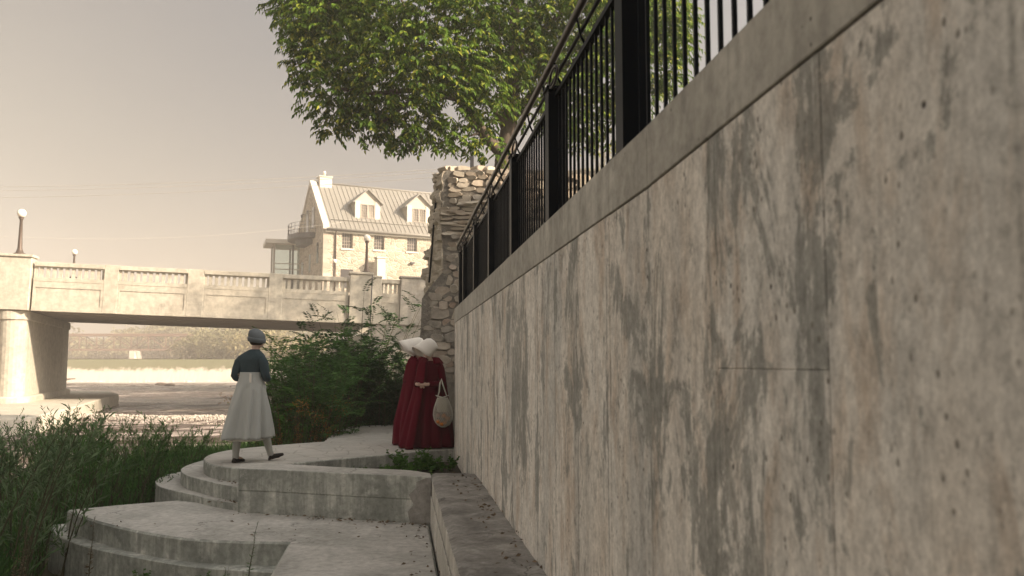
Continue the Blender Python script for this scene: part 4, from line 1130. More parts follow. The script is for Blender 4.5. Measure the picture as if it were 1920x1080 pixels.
BB = [  # centre bushes beyond the walkway edge
 (665, 20.5, 572, 0.40, 16, 421, 0.112, 0.034, 'leaf_dark', 'frond', 'dark tall tree of heaven sapling in the middle of the thicket'),
 (697, 21.0, 585, 0.32, 9, 270, 0.123, 0.031, 'leaf_dark', 'frond', 'feathery sapling tip standing in front of the bridge end'),
 (610, 20.0, 615, 0.69, 39, 388, 0.095, 0.029, 'leaf_bright', 'frond', 'mid green bush right of the walking woman'),
 (645, 18.6, 628, 0.63, 39, 388, 0.095, 0.029, 'leaf_dark', 'frond', 'large dark bush above the far end of the walkway'),
 (690, 18.8, 640, 0.63, 42, 388, 0.095, 0.029, 'leaf_dark', 'frond', 'darkest bush left of the women in red'),
 (735, 19.2, 640, 0.57, 39, 356, 0.090, 0.026, 'leaf_dark', 'frond', 'bush directly left of the red cloaks'),
 (590, 17.5, 638, 0.63, 35, 356, 0.095, 0.029, 'leaf_willow', 'frond', 'loose bush edge behind the arm of the walking woman'),
 (588, 15.8, 665, .42, 39, 356, 0.090, 0.026, 'leaf_willow', 'frond', 'rounded green bush low in the thicket'),
 (548, 15.6, 705, .3, 35, 259, 0.090, 0.024, 'leaf_bright', 'frond', 'small light bush at the left foot of the thicket'),
 (765, 21.5, 660, 0.46, 31, 259, 0.095, 0.029, 'leaf_willow', 'frond', 'green bush against the abutment behind the bonnets'),
 (620, 17.0, 740, 0.46, 27, 162, 0.078, 0.022, 'leaf_dark', 'weed', 'low dark weeds at the foot of the thicket near the walkway bend'),
 (585, 15.5, 752, 0.40, 27, 148, 0.073, 0.024, 'leaf_bright', 'weed', 'pale green weeds growing beside the curved walkway edge'),
 (535, 15.0, 760, 0.40, 27, 148, 0.078, 0.024, 'leaf_bright', 'weed', 'fresh green weeds right of the skirt hem'),
 (560, 14.9, 745, 0.40, 27, 121, 0.067, 0.024, 'leaf_rust', 'weed', 'orange brown flowering weed in front of the thicket'),
 (675, 18.0, 748, 0.40, 27, 148, 0.067, 0.024, 'leaf_dark', 'weed', 'low weeds behind the raised far end of the walkway'),
 (722, 18.2, 735, 0.40, 27, 148, 0.067, 0.024, 'leaf_willow', 'weed', 'leafy weeds at the far walkway edge beside the red cloaks'),
 (505, 15.0, 775, 0.34, 24, 121, 0.067, 0.024, 'leaf_bright', 'weed', 'small green weed clump right behind the walking woman'),
]
for i, (u, y, vt, r0, ns, nl, L_, W_, mt, sty, lab) in enumerate(BB):
    q = P(u, 800, y); zb0 = min(gz_at(q.x, y), -.4) ; h = topz(vt, y) - zb0
    shrub('bush' if sty != 'weed' else 'weed_clump', (q.x, y, zb0), h*(1.1 if u < 600 or i < 2 else .97), r0, ns, nl, L_, W_, M[mt], lab, 'bush' if sty != 'weed' else 'weed', .22 if sty == 'frond' else .3, sty, 60+i, 'thicket beyond the walkway', .12, M['leaf_rust'] if i == 13 else None)

# ground cover over the bank
def on_slab(x, y):
    for poly in (ter, pl, st1, st2, upper):
        for dx, dy in ((0, 0), (.25, 0), (.12, .3), (.12, -.3), (-.2, 0)):
            if pt_in(poly, x+dx, y+dy): return True
    return x > -4.9 and y < 10.5
def ground_cover(name, region, n, hmin, hmax, mat, label, seed):
    rg = np.random.default_rng(seed); pts = []; ds = []
    while len(pts) < n:
        x = rg.uniform(region[0], region[1]); y = rg.uniform(region[2], region[3])
        if x < shore_x(y) + .3 or on_slab(x, y): continue
        z = bank_z(x, y)
        pts.append((x, y, z + rg.uniform(0, hmax*.6))); ds.append((rg.normal(0, .5), rg.normal(0, .5), 1))
    o = leaf_obj(name, np.array(pts), np.array(ds), rg.uniform(hmin, hmax, n), .02, mat)
    tag(o, label, 'undergrowth', kind='stuff')
ground_cover('undergrowth', (-12, -2.5, 7.5, 24), 42000, .12, .5, M['leaf_willow'], 'dense green undergrowth covering the bank between the shrubs', 5)
ground_cover('undergrowth', (-8.5, -1.5, 13.2, 19), 16000, .1, .5, M['leaf_bright'], 'grass and low plants beyond the walkway edge', 6)
ground_cover('grass', (-9.5, -5.6, 5.5, 11), 9000, .1, .35, M['leaf_dry'], 'dry grass and stalks beside the terrace plinth', 8)

# fallen leaves and grit gathered on the slabs
rg = np.random.default_rng(31); lp_ = []
def rim_pts(poly, n, off, z):
    L_ = len(poly)
    for _ in range(n):
        i = rg.integers(0, L_-1); f = rg.random(); x = poly[i][0]*(1-f)+poly[i+1][0]*f; y = poly[i][1]*(1-f)+poly[i+1][1]*f
        lp_.append((x + rg.normal(0, .10), y - abs(rg.normal(0, off)), z+.012))
rim_pts([tuple(p) for p in blk_f], 110, .12, -.42); rim_pts(st1[:9], 30, .06, -.34); rim_pts(edge0[:12], 30, .08, -.17)
rim_pts([wx(4.6, .25), wx(9.2, .25)], 70, .05, -.42); rim_pts([wx(3.5, .78), wx(9.5, .78)], 120, .1, .085)
for _ in range(25): lp_.append((rg.uniform(-5, -.6), rg.uniform(8.6, 9.4), -.408))
lp_ = [p for p in lp_ if p[2] > .05 or p[2] < -.1]
o = leaf_obj('litter', np.array(lp_), np.concatenate([rg.normal(size=(len(lp_), 2)), rg.normal(0, .12, (len(lp_), 1))], axis=1), rg.uniform(.02, .055, len(lp_)), .022, M['leaf_dry'])
tag(o, 'dry fallen leaves and grit scattered on the steps and ledge', 'litter', kind='stuff')
# foreground weeds
for (u, v0, v1, y, lab, mt, ns, nl) in ((172, 962, 1090, 8.4, 'dark dry spike of weed in front of the stepped terrace edge', 'leaf_dry', 1, 110),
                                (463, 975, 1120, 7.4, 'slender green weed with tiny leaves before the terrace edge', 'leaf_grey', 1, 60),
                                (428, 1050, 1120, 7.4, 'short green weed left of the slender one at the terrace foot', 'leaf_willow', 3, 30),
                                (265, 1058, 1120, 7.6, 'round leafy green weed at the bottom of the terrace plinth', 'leaf_bright', 8, 40),
                                (376, 1066, 1120, 7.5, 'small leafy weed right of the round one at the terrace foot', 'leaf_bright', 6, 30),
                                (118, 1045, 1120, 8.3, 'brown stalks of dry weed at the left foot of the terrace', 'leaf_dry', 5, 40),
                                (40, 960, 1120, 7.6, 'tall dry grass stalks leaning in the bottom left corner', 'leaf_dry', 7, 30)):
    q = P(u, v0, y); zb0 = P(u, v1, y).z; 
    shrub('weed', (q.x, y, zb0), q.z-zb0, .04, ns, nl, .05 if mt != 'leaf_bright' else .07, .012 if mt != 'leaf_bright' else .045, M[mt], lab, 'weed', .12, 'weed', u, None, .1)

# planter greens
rp = random.Random(4)
for i, (t_, d_, lab, n, L_, h) in enumerate(((11.7, .55, 'bright leafy weeds against the wall inside the planter', 14, .10, .26), (11.2, .05, 'leafy weeds in the middle of the planter', 12, .085, .20),
                                   (11.9, .15, 'tallest broad leaved weed at the back of the planter', 10, .12, .34), (10.6, .45, 'low green weeds near the planter front rim', 12, .08, .16),
                                   (11.3, -.35, 'small weed cluster in the narrow part of the planter', 9, .075, .16), (10.2, .78, 'small tuft at the corner of wall and ledge', 8, .06, .17),
                                   (10.9, -.9, 'thin grass blades at the left tip of the planter', 8, .06, .14))):
    q = W(t_, d_, -.17)
    shrub('planter_weed', q, h, .22, n, 22, L_, L_*.6, M['leaf_bright'], lab, 'weed', .5, 'weed', 300+i, 'weeds in the planter', .1)

# ------------------------------------------------------------------ big tree behind the ruin
TX, TYY = -.15, 22.0
tr = empty('ash_tree', (TX, TYY, 1.9)); tag(tr, 'large leafy green tree overhanging the fence and ruined wall', 'tree')
def T(p): return Vector(p) - Vector((TX, TYY, 1.9))
m = MB()
tk = [P(946, 420, 22), P(943, 330, 22), P(947, 290, 22), P(955, 235, 22), P(960, 170, 22.2), P(964, 80, 22.3), P(966, 0, 22.3), P(962, -110, 22.3), P(960, -220, 22.3)]
m.tube([T((TX, TYY, 1.9))] + [T(p) for p in tk], [.36, .30, .27, .25, .22, .19, .15, .12, .08, .04], 10); m.build('trunk', M['bark'], tr)
limb_def = [
 ([(940, 287, 22), (905, 248, 21.7), (878, 210, 21.4), (862, 185, 21.2), (830, 178, 21), (790, 168, 20.8), (700, 175, 20.4), (620, 165, 20)], .17),
 ([(862, 187, 21.2), (840, 150, 21), (800, 100, 20.8), (770, 40, 20.6), (740, -30, 20.4)], .10),
 ([(950, 250, 22), (935, 215, 21.8), (918, 195, 21.7), (880, 160, 21.2), (850, 90, 20.8)], .11),
 ([(955, 225, 22), (985, 190, 22.3), (1010, 165, 22.6), (1060, 120, 23), (1130, 90, 23.2), (1220, 70, 23.2)], .12),
 ([(962, 120, 22.2), (1010, 60, 21.6), (1070, 10, 21.2), (1160, -40, 21)], .10),
 ([(964, 80, 22.3), (900, 20, 22.6), (820, -40, 23), (700, -80, 23)], .11),
 ([(966, 10, 22.3), (1000, -60, 23), (1060, -120, 23.5)], .09),
 ([(955, 235, 22), (975, 215, 21.6), (992, 200, 21.4)], .07),
 ([(790, 168, 20.8), (740, 215, 20.6), (700, 240, 20.5)], .05),
 ([(905, 248, 21.7), (880, 255, 21.3), (850, 262, 21)], .04),
 ([(740, -30, 20.4), (660, -10, 20.2), (580, 20, 20.2)], .06),
]
for L_, r_ in limb_def:
    m = MB(); k_ = len(L_); m.tube([T(P(*p)) for p in L_], [r_*(1-.8*i/(k_-1)) for i in range(k_)], 8); m.build('limb', M['bark'], tr)
# leaf clumps: (u, v, y, radius in m)
cl = []
rt = random.Random(21)
hand = [(545, 15, 20.3, .7), (575, 60, 20.2, .85), (560, 110, 20.2, .55), (585, 130, 20.3, .75), (600, 180, 20.3, .75), (640, 95, 20.5, .9), (650, 150, 20.6, .9),
        (655, 205, 20.5, .75), (700, 60, 20.4, 1.0), (700, 130, 20.2, .95), (705, 190, 20.5, .8), (735, 228, 20.6, .7), (690, 228, 20.4, .6), (760, 90, 19.8, 1.1), (770, 160, 20.2, .9),
        (775, 215, 20.6, .7), (790, 250, 20.8, .55), (745, 250, 20.8, .45), (820, 60, 20, 1.1), (830, 130, 20, 1.0), (850, 200, 20.8, .6), (840, 245, 21, .5), (880, 100, 20.4, 1.0), (890, 160, 20.8, .8),
        (905, 225, 21.5, .42), (915, 275, 21.3, .40), (930, 140, 21, .8), (925, 190, 21.2, .6), (940, 60, 20.8, 1.0), (1000, 90, 21.4, .9), (1010, 150, 21.6, .7), (1000, 210, 22, .5), (1050, 50, 21.5, 1.1), (1060, 130, 22, .9),
        (1090, 90, 22, 1.0), (1120, 150, 22.4, .9), (1100, 210, 22.6, .75), (1160, 110, 22.4, 1.0), (1180, 180, 22.6, .8), (1220, 60, 22.6, 1.0), (1230, 130, 22.8, .8), (1250, 30, 22.6, .8), (1265, 90, 22.8, .55), (1200, 0, 22.4, 1.2),
        (580, -30, 20.4, .9), (650, 10, 20.4, 1.0), (650, -50, 20.6, 1.1), (730, 0, 20.2, 1.1), (810, -10, 20, 1.1), (900, 0, 20.2, 1.1), (980, 10, 20.6, 1.0), (1050, -30, 21, 1.2), (1130, -20, 21.4, 1.2), (1130, 40, 21.8, 1.0),
        (1255, 150, 22.9, .35), (870, 265, 21.2, .3), (620, 235, 20.6, .35), (535, 60, 20.3, .35), (1150, 240, 23, .5), (1090, 260, 23, .4)]
cl += [(P(u + max(0, 640-u)*.26, v, y), r) for u, v, y, r in hand]
for _ in range(50):
    a = rt.uniform(0, 6.28); ph = rt.uniform(-.15, 1.3)
    c = Vector((-.7 + 4.9*math.cos(a)*math.cos(ph), 22.8 + 3.6*math.sin(a)*math.cos(ph), 11.0 + 5.2*math.sin(ph)))
    if c.z < 8.2 and c.y < 21: continue
    cl.append((c, rt.uniform(.8, 1.25)))
for _ in range(12):   # far-side canopy filling behind
    cl.append((P(rt.uniform(620, 1240), rt.uniform(-60, 215), rt.uniform(23.5, 26)), rt.uniform(.8, 1.2)))
PP = []; DD = []; LL = []; OO = []
for c, r in cl:
    n = int(85*r**2.0) + 20          # fronds in this clump
    for _ in range(n):
        v_ = rng.normal(size=3); v_ /= np.linalg.norm(v_); rad = r*rng.uniform(.45, 1.0)**.5
        p0 = np.array(c) + v_*rad*np.array([1, 1, .8])
        out_ = v_ + rng.normal(size=3)*.5; out_[2] = out_[2]*.4 - .15; out_ /= np.linalg.norm(out_)
        side = np.cross(out_, [0, 0, 1]); side /= np.linalg.norm(side)+1e-6; fl_ = .26
        for i in range(4):
            f = (i+.6)/4; p = p0 + out_*fl_*f + np.array([0, 0, -.10*f*f])
            for sg in ((-1, 1) if i < 3 else (0,)):
                PP.append(p); DD.append(side*sg*.8 + out_*.6 + np.array([0, 0, -.65])); LL.append(rng.uniform(.12, .19)); OO.append(v_)
PP = np.array(PP) - np.array([TX, TYY, 1.9]); LL = np.array(LL)
leaf_obj('crown', PP, np.array(DD), LL, LL*.42, M['leaf_tree'], tr, droop=.15, out=np.array(OO))
print('tree leaves', len(PP))

# taller trees on the upper ground, right of the view: their shade falls on the bridge end
def simple_tree(name, base, h, rad, nclump, nl, leaf, mat, label, seed, cat='tree', group=None, zfrac=.35, flat=.85):
    rg = np.random.default_rng(seed); root = empty(name, base); tag(root, label, cat, group)
    m = MB(); m.tube([(0, 0, 0), (0, 0, h*.4), (rg.uniform(-.3, .3), 0, h*.85)], [rad*.07, rad*.05, .02], 7); m.build('trunk', M['bark'], root)
    P_ = []; 
    zc = h*(zfrac + (1-zfrac)/2); rz2 = h*(1-zfrac)/2
    for i in range(nclump):
        v_ = rg.normal(size=3); v_ /= np.linalg.norm(v_); s_ = rg.uniform(.35, .95)
        c = np.array([v_[0]*rad*s_, v_[1]*rad*s_, zc + v_[2]*rz2*s_*flat]); cr = rad*rg.uniform(.22, .38)
        q_ = rg.normal(size=(nl, 3)); q_ /= np.linalg.norm(q_, axis=1, keepdims=True); q_ *= (rg.uniform(.3, 1, (nl, 1))**.5)*cr
        P_.append(c + q_*np.array([1, 1, .75]))
    P_ = np.concatenate(P_); D_ = rg.normal(size=P_.shape); D_[:, 2] -= .4
    leaf_obj('crown', P_, D_, leaf*rg.uniform(.7, 1.3, len(P_)), leaf*.5, mat, root)
    return root
simple_tree('shade_tree', (19.5, 38.5, 1.9), 27, 6.6, 42, 260, .28, M['leaf_tree'], 'tall tree hidden behind the wall to the right of the ruin', 91)
simple_tree('bank_tree', (14, 111, 5), 24, 8, 50, 200, .7, M['leaf_far'], 'tall tree on the right bank beside the weir hidden behind the wall', 93)
simple_tree('shade_tree', (27, 42, 1.9), 27, 6.5, 42, 260, .3, M['leaf_tree'], 'second tall tree further back behind the wall', 92)

# ------------------------------------------------------------------ far bank
hl = MB()
hv = []
for i in range(81):
    x = -420 + 620*i/80
    for j, (y, z) in enumerate(((150, 1.0), (240, 2.5), (300, 5), (420, 9), (700, 12))):
        zz_ = z + 2.5*mnoise.noise(Vector((x*.012, j, 0)))*(j > 1) + (max(0, min(1, (x+150)/110))*3 if j > 1 else 0)
        if j == 0: zz_ = 1.0
        hv.append((x, y + (25 if x < -60 else -5), zz_))
hl.add(hv, [(i*5+j, (i+1)*5+j, (i+1)*5+j+1, i*5+j+1) for i in range(80) for j in range(4)], True)
tag(hl.build('hills', M['ground']), kind='structure')
far = [ # u, v_top, Y, radius, mat, label
 (430, 612, 175, 9, 'leaf_far', 'hazy rounded tree behind the head of the walking woman'),
 (500, 620, 170, 8, 'leaf_farsun', 'pale sunlit tree right of the walking womans cap'),
 (395, 622, 185, 8, 'leaf_far', 'dark hazy tree at the right end of the rusty truss bridge'),
 (470, 606, 200, 10, 'leaf_farsun', 'tall sunlit tree above the walking womans cap'),
 (352, 618, 240, 9, 'leaf_farsun', 'sunlit tree rising behind the right part of the truss bridge'),
 (312, 622, 245, 8, 'leaf_far', 'hazy tree right of the white truss bridge pier'),
 (275, 616, 250, 9, 'leaf_farsun', 'taller tree directly above the white truss bridge pier'),
 (238, 615, 255, 8, 'leaf_far', 'tree just left of the white truss bridge pier'),
 (205, 640, 250, 7, 'leaf_far', 'low tree behind the left part of the truss bridge'),
 (168, 643, 255, 7, 'leaf_farsun', 'low sunlit tree beside the dark side of the bridge pier'),
 (545, 625, 165, 8, 'leaf_farsun', 'yellowish tree showing through the top left of the thicket'),
]
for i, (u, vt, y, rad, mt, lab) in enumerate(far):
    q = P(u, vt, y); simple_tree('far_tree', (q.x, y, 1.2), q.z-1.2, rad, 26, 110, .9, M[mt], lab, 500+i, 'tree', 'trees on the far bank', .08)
fw_p = []
rg = np.random.default_rng(77)
for i in range(300):
    u = rg.uniform(-500, 620); y = rg.uniform(230, 330); x = (u-960)/1594*y
    hgt = rg.uniform(5, 10) + (3 if u > 260 else 0) 
    if 130 < u < 235: hgt = rg.uniform(3, 6)
    c = np.array([x, y, 3 + hgt*.5]); q_ = rg.normal(size=(130, 3)); q_ /= np.linalg.norm(q_, axis=1, keepdims=True)
    fw_p.append(c + q_*np.array([5, 5, hgt*.55])*rg.uniform(.6, 1, (130, 1)))
fw_p = np.concatenate(fw_p)
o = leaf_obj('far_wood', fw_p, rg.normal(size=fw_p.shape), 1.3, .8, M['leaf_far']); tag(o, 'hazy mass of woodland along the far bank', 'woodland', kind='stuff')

# ------------------------------------------------------------------ mill building on the upper ground (casts the shade over the path)
mi = empty('mill_building', (9.0, -20.1, 1.9)); tag(mi, 'large stone mill on the upper ground whose shade covers the path', 'building')
MH = 13.2
m = MB(); m.box(0, 16, 0, 29, 0, MH); m.build('wall', M['housestone'], mi)
m = MB(); m.add([(-.4, -.4, MH), (16.4, -.4, MH), (16.4, 29.4, MH), (-.4, 29.4, MH), (8, -.4, MH+.9), (8, 29.4, MH+.9)], [(0,3,5,4), (1,4,5,2), (0,4,1), (2,5,3), (3,2,1,0)]); m.build('roof', M['roof'], mi)
for i in range(7):
    for j in range(3):
        m = MB(); m.box(-.04, -.002, 2+3.9*i, 3.2+3.9*i, 1.4+3.9*j, 3.4+3.9*j); m.build('window', M['glassdark'], mi)

# ------------------------------------------------------------------ people
def cloth(name, c, var=.15, rough=.9, sc=60, bumpd=.0015):
    t = NT(name); p = t.pos((1, 1, 1), kind='obj'); n1 = t.noise(p, 5, 4); n2 = t.noise(p, sc, 3)
    t.col(t.mix(t.math('ADD', t.math('MULTIPLY', n1, .7), t.math('MULTIPLY', n2, .3)), tuple(x*(1-var) for x in c), tuple(min(1, x*(1+var)) for x in c)))
    t.rough(rough); t.b.inputs['Sheen Weight'].default_value = .02; t.b.inputs['Specular IOR Level'].default_value = .08; t.bump(n2, .4, bumpd); return t.m
M['red'] = cloth("dark_red_wool", (.092, .0008, .0105), .3)
M['redd'] = cloth("dark_red_dress", (.072, .0007, .009), .3)
M['white'] = cloth("white_bonnet_linen", (.74, .70, .64), .05)
M['greygreen'] = cloth("grey_green_knit", (.045, .066, .076), .3, .95, 40, .004)
M['skirt'] = cloth("pale_grey_cotton", (.43, .44, .42), .08)
M['capwool'] = cloth("grey_knit_wool", (.13, .145, .155), .25, .95, 50, .004)
M['stocking'] = cloth("pale_stocking", (.36, .36, .33), .1)
M['shoe'] = plain("dark_shoe_leather", (.018, .015, .013), .5, 0, .2, 10)
t = NT("skin"); t.col((.62, .43, .35)); t.rough(.55); t.b.inputs['Subsurface Weight'].default_value = .1; M['skin'] = t.m
M['hair'] = plain("dark_hair", (.03, .018, .012), .6, 0, .3, 20)
M['bag'] = cloth("pale_string_mesh", (.55, .53, .46), .2, .9, 80, .004)

def skin_mesh(name, verts, edges, mat, parent, sub=1):
    """verts: (pos, radius); one continuous surface grown round the skeleton"""
    me = bpy.data.meshes.new(name); me.from_pydata([v[0] for v in verts], edges, []); me.update()
    o = bpy.data.objects.new(name, me); COL.objects.link(o)
    md = o.modifiers.new('skin', 'SKIN'); md.use_smooth_shade = True
    md2 = o.modifiers.new('sub', 'SUBSURF'); md2.levels = sub; md2.render_levels = sub
    for i, v in enumerate(verts):
        r = v[1]; o.data.skin_vertices[0].data[i].radius = r if hasattr(r, '__len__') else (r, r)
        o.data.skin_vertices[0].data[i].use_root = (i == 0)
    dg = bpy.context.evaluated_depsgraph_get(); nm = bpy.data.meshes.new_from_object(o.evaluated_get(dg))
    bpy.data.objects.remove(o); nm.name = name; nm.materials.clear(); nm.materials.append(mat)
    return link_mesh(name, nm, parent)

class Sk:
    def __init__(s): s.v = []; s.e = []
    def a(s, p, r, par=None):
        s.v.append((tuple(p), r)); i = len(s.v)-1
        if par is not None: s.e.append((par, i))
        return i
    def hand(s, wrist, d, n, side, curl=.5, k=1.0):
        """wrist index; d direction of hand, n palm normal, side towards the thumb"""
        w = Vector(s.v[wrist][0]); d = Vector(d).normalized(); n = Vector(n).normalized(); t = Vector(side).normalized()
        palm = s.a(w + d*.05*k, (.030*k, .018*k), wrist)
        for off, ln in ((.026, .070), (.009, .078), (-.009, .073), (-.026, .058)):
            b = s.a(w + d*.088*k + t*off*k, .0095*k, palm)
            m_ = s.a(w + d*(.088+ln*.5)*k + t*off*k + n*curl*ln*.25*k, .0082*k, b)
            s.a(w + d*(.088+ln*(1-.35*curl))*k + t*off*k + n*curl*ln*.75*k, .0068*k, m_)
        b = s.a(w + d*.035*k + t*.034*k, .011*k, palm)
        s.a(w + d*.075*k + t*.052*k + n*.012*k, .009*k, b)

def head_parts(root, c, f, s=1.0):
    """face details on a head at c looking along f"""
    f = Vector(f).normalized(); up = Vector((0, 0, 1)); r = f.cross(up).normalized(); up = r.cross(f)
    for sg in (-1, 1):
        m = MB(); q = Vector(c) + f*.088*s + r*sg*.032*s + up*.01
        m.lathe([(.001, -.008), (.008, -.004), (.010, 0), (.008, .004), (.001, .008)], q, 8); m.build('eye', M['hair'], root)
        e = Vector(c) + r*sg*.078*s - up*.01; m = MB(); m.lathe([(.002, -.03), (.012, -.02), (.014, .01), (.010, .028), (.002, .032)], e, 8); m.build('ear', M['skin'], root)
    m = MB(); q = Vector(c) + f*.088*s - up*.055; m.tube([q - r*.022, q + f*.004, q + r*.022], [.003, .006, .003], 6)
    m.build('mouth', plain("lips", (.38, .16, .13), .5), root)

def body_head(sk, neck, c, f):
    f = Vector(f).normalized(); c = Vector(c)
    h0 = sk.a(c + Vector((0, 0, -.01)) - f*.005, .082, neck)
    sk.a(c + Vector((0, 0, .055)) - f*.012, .074, h0)
    j = sk.a(c + f*.045 + Vector((0, 0, -.055)), .046, h0); sk.a(c + f*.062 + Vector((0, 0, -.085)), .026, j)
    n_ = sk.a(c + f*.085 + Vector((0, 0, -.005)), .014, h0); sk.a(c + f*.104 + Vector((0, 0, -.025)), .011, n_)

def ring(cx, cy, z, rx, ry, n=48, amp=0, freq=9, ph=0, a0=0, a1=2*math.pi, closed=True, tilt=(0, 0), seed=0):
    out = []
    for k_ in range(n):
        a = a0 + (a1-a0)*k_/(n if closed else n-1)
        f = 1 + amp*(.75*math.sin(a*freq + 2.6*mnoise.noise(Vector((math.cos(a)*1.3, math.sin(a)*1.3, freq))) + ph*.5) + 1.5*mnoise.noise(Vector((math.cos(a)*freq*.26, math.sin(a)*freq*.26, ph*.8+freq))) + 1.1*mnoise.noise(Vector((math.cos(a)*freq*.6, math.sin(a)*freq*.6, ph*.6+7))) + .25*math.sin(a*freq*1.3+ph))
        x = rx*f*math.cos(a); y = ry*f*math.sin(a)
        out.append((cx+x, cy+y, z + tilt[0]*x + tilt[1]*y))
    return out
def garment(name, spec, mat, parent, n=64, thick=.006, closed=True, a0=0, a1=2*math.pi, sub=0, cap=False):
    """spec rows: cx, cy, z, rx, ry, amp, freq, phase"""
    rows = []
    # interpolate rows for smooth drape
    for (p, q) in zip(spec, spec[1:]):
        k_ = 5
        for j in range(k_):
            s_ = j/k_; rows.append([p[i]*(1-s_) + q[i]*s_ for i in range(8)])
    rows.append(list(spec[-1]))
    m = MB(); m.loft([ring(r[0], r[1], r[2], r[3], r[4], n, r[5], r[6], r[7], a0, a1, closed) for r in rows], closed=closed, cap=cap)
    return m.build(name, mat, parent, solid=thick, sub=sub)

# --- woman in grey, walking away
g0 = PZ(466, 868, 0)
pg = empty('person', (g0.x, g0.y, 0), R(-13)); tag(pg, 'person seen from behind in grey knit cap, dark cardigan and long pale skirt walking away', 'person')
sk = Sk()
pel = sk.a((.0, .02, .95), (.15, .11)); wa = sk.a((-.01, .02, 1.12), (.115, .09), pel); chs = sk.a((.0, .01, 1.30), (.13, .10), wa)
nb = sk.a((.03, .015, 1.435), (.065, .06), chs); nk = sk.a((.05, .03, 1.50), .047, nb); body_head(sk, nk, (.058, .045, 1.60), (.55, .8, -.1))
for sg, sh, el, wr in ((-1, (-.135, 0, 1.355), (-.205, -.03, 1.115), (-.08, .19, 1.12)), (1, (.145, .0, 1.355), (.20, .0, 1.12), (.10, .22, 1.14))):
    c1 = sk.a(sh, .044, chs); c2 = sk.a(el, .042, c1); c3 = sk.a(wr, .027, c2); sk.hand(c3, (-sg*.8, .6, .1), (0, -.3, -1), (0, .2, 1), .6)
# legs: left leg planted behind, right leg stepping forward and turned out
hipL = sk.a((-.085, .02, .86), (.085, .085), pel); kl = sk.a((-.13, -.0, .48), .058, hipL); al = sk.a((-.172, -.03, .10), .036, kl)
fl1 = sk.a((-.172, .01, .05), .036, al); sk.a((-.17, .13, .03), .03, fl1)
hipR = sk.a((.085, .03, .86), (.085, .085), pel); kr = sk.a((.07, .20, .50), .056, hipR); ar = sk.a((.13, .31, .12), .036, kr)
fr1 = sk.a((.155, .36, .06), .036, ar); sk.a((.23, .43, .05), .03, fr1)
skin_mesh('body', sk.v, sk.e, M['skin'], pg, 1)
def limb_cloth(name, pts, rad, mat, parent):
    m = MB(); pp = []; rr3 = []
    for i in range(len(pts)-1):
        for j in range(4):
            s_ = j/4; pp.append(lerp(Vector(pts[i]), Vector(pts[i+1]), s_)); rr3.append(rad[i]*(1-s_)+rad[i+1]*s_)
    pp.append(Vector(pts[-1])); rr3.append(rad[-1])
    # round the bends
    for _ in range(2):
        pp = [pp[0]] + [(pp[i-1]+pp[i]*2+pp[i+1])/4 for i in range(1, len(pp)-1)] + [pp[-1]]
    m.tube(pp, rr3, 14); return m.build(name, mat, parent)
def upper_garment(name, rows, sleeves, mat, parent):
    m = MB(); R_ = []
    for (p, q) in zip(rows, rows[1:]):
        for j in range(4):
            s_ = j/4; s2 = s_; R_.append([p[i]*(1-s2)+q[i]*s2 for i in range(5)])
    R_.append(rows[-1]); m.loft([ring(r[0], r[1], r[2], r[3], r[4], 36, .012, 7, r[2]*9) for r in R_], cap=True)
    for pts, rad in sleeves:
        pp = []; rr3 = []
        for i in range(len(pts)-1):
            for j in range(5):
                s_ = j/5; pp.append(lerp(Vector(pts[i]), Vector(pts[i+1]), s_)); rr3.append((rad[i]*(1-s_)+rad[i+1]*s_)*(1+.05*math.sin(j*2.6+i)))
        pp.append(Vector(pts[-1])); rr3.append(rad[-1])
        for _ in range(2): pp = [pp[0]] + [(pp[i-1]+pp[i]*2+pp[i+1])/4 for i in range(1, len(pp)-1)] + [pp[-1]]
        m.tube(pp, rr3, 14)
    return m.build(name, mat, parent)
upper_garment('cardigan', [(-.005, .02, 1.13, .145, .115), (.0, .015, 1.25, .158, .125), (.005, .01, 1.34, .182, .125), (.01, .01, 1.385, .178, .112), (.018, .012, 1.425, .135, .095), (.027, .015, 1.452, .09, .08), (.035, .02, 1.475, .062, .06)],
   [([(-.09, .005, 1.37), (-.17, -.005, 1.31), (-.222, -.035, 1.12), (-.18, .07, 1.085), (-.10, .17, 1.10)], [.062, .066, .054, .05, .038]),
    ([(.10, .005, 1.37), (.175, .0, 1.31), (.215, .0, 1.12), (.18, .1, 1.09), (.12, .19, 1.12)], [.062, .066, .056, .05, .038])], M['greygreen'], pg)
garment('skirt', [(-.005, .02, 1.175, .148, .125, .01, 13, 0), (-.005, .02, 1.12, .152, .13, .02, 13, .2), (-.01, .03, .95, .20, .17, .045, 9, .3), (-.045, .07, .70, .255, .24, .12, 9, .5), (-.075, .10, .45, .305, .295, .15, 9, .6), (-.09, .11, .315, .325, .325, .16, 9, .7)], M['skirt'], pg, 120, .006)
garment('underskirt_hem', [(-.10, .11, .36, .22, .23, .03, 14, .5), (-.115, .11, .285, .245, .25, .04, 14, .7)], M['white'], pg, 96, .004)
m = MB(); m.box(.045, .075, -.118, -.108, 1.04, 1.16); m.build('apron_tie', M['white'], pg, .003)
for pts in ([(-.145, -.01, .42), (-.165, -.025, .25), (-.172, -.03, .10), (-.172, -.02, .06)], [(.080, .22, .45), (.105, .27, .27), (.13, .31, .12), (.138, .33, .07)]):
    limb_cloth('stocking', pts, [.058, .054, .042, .044], M['stocking'], pg)
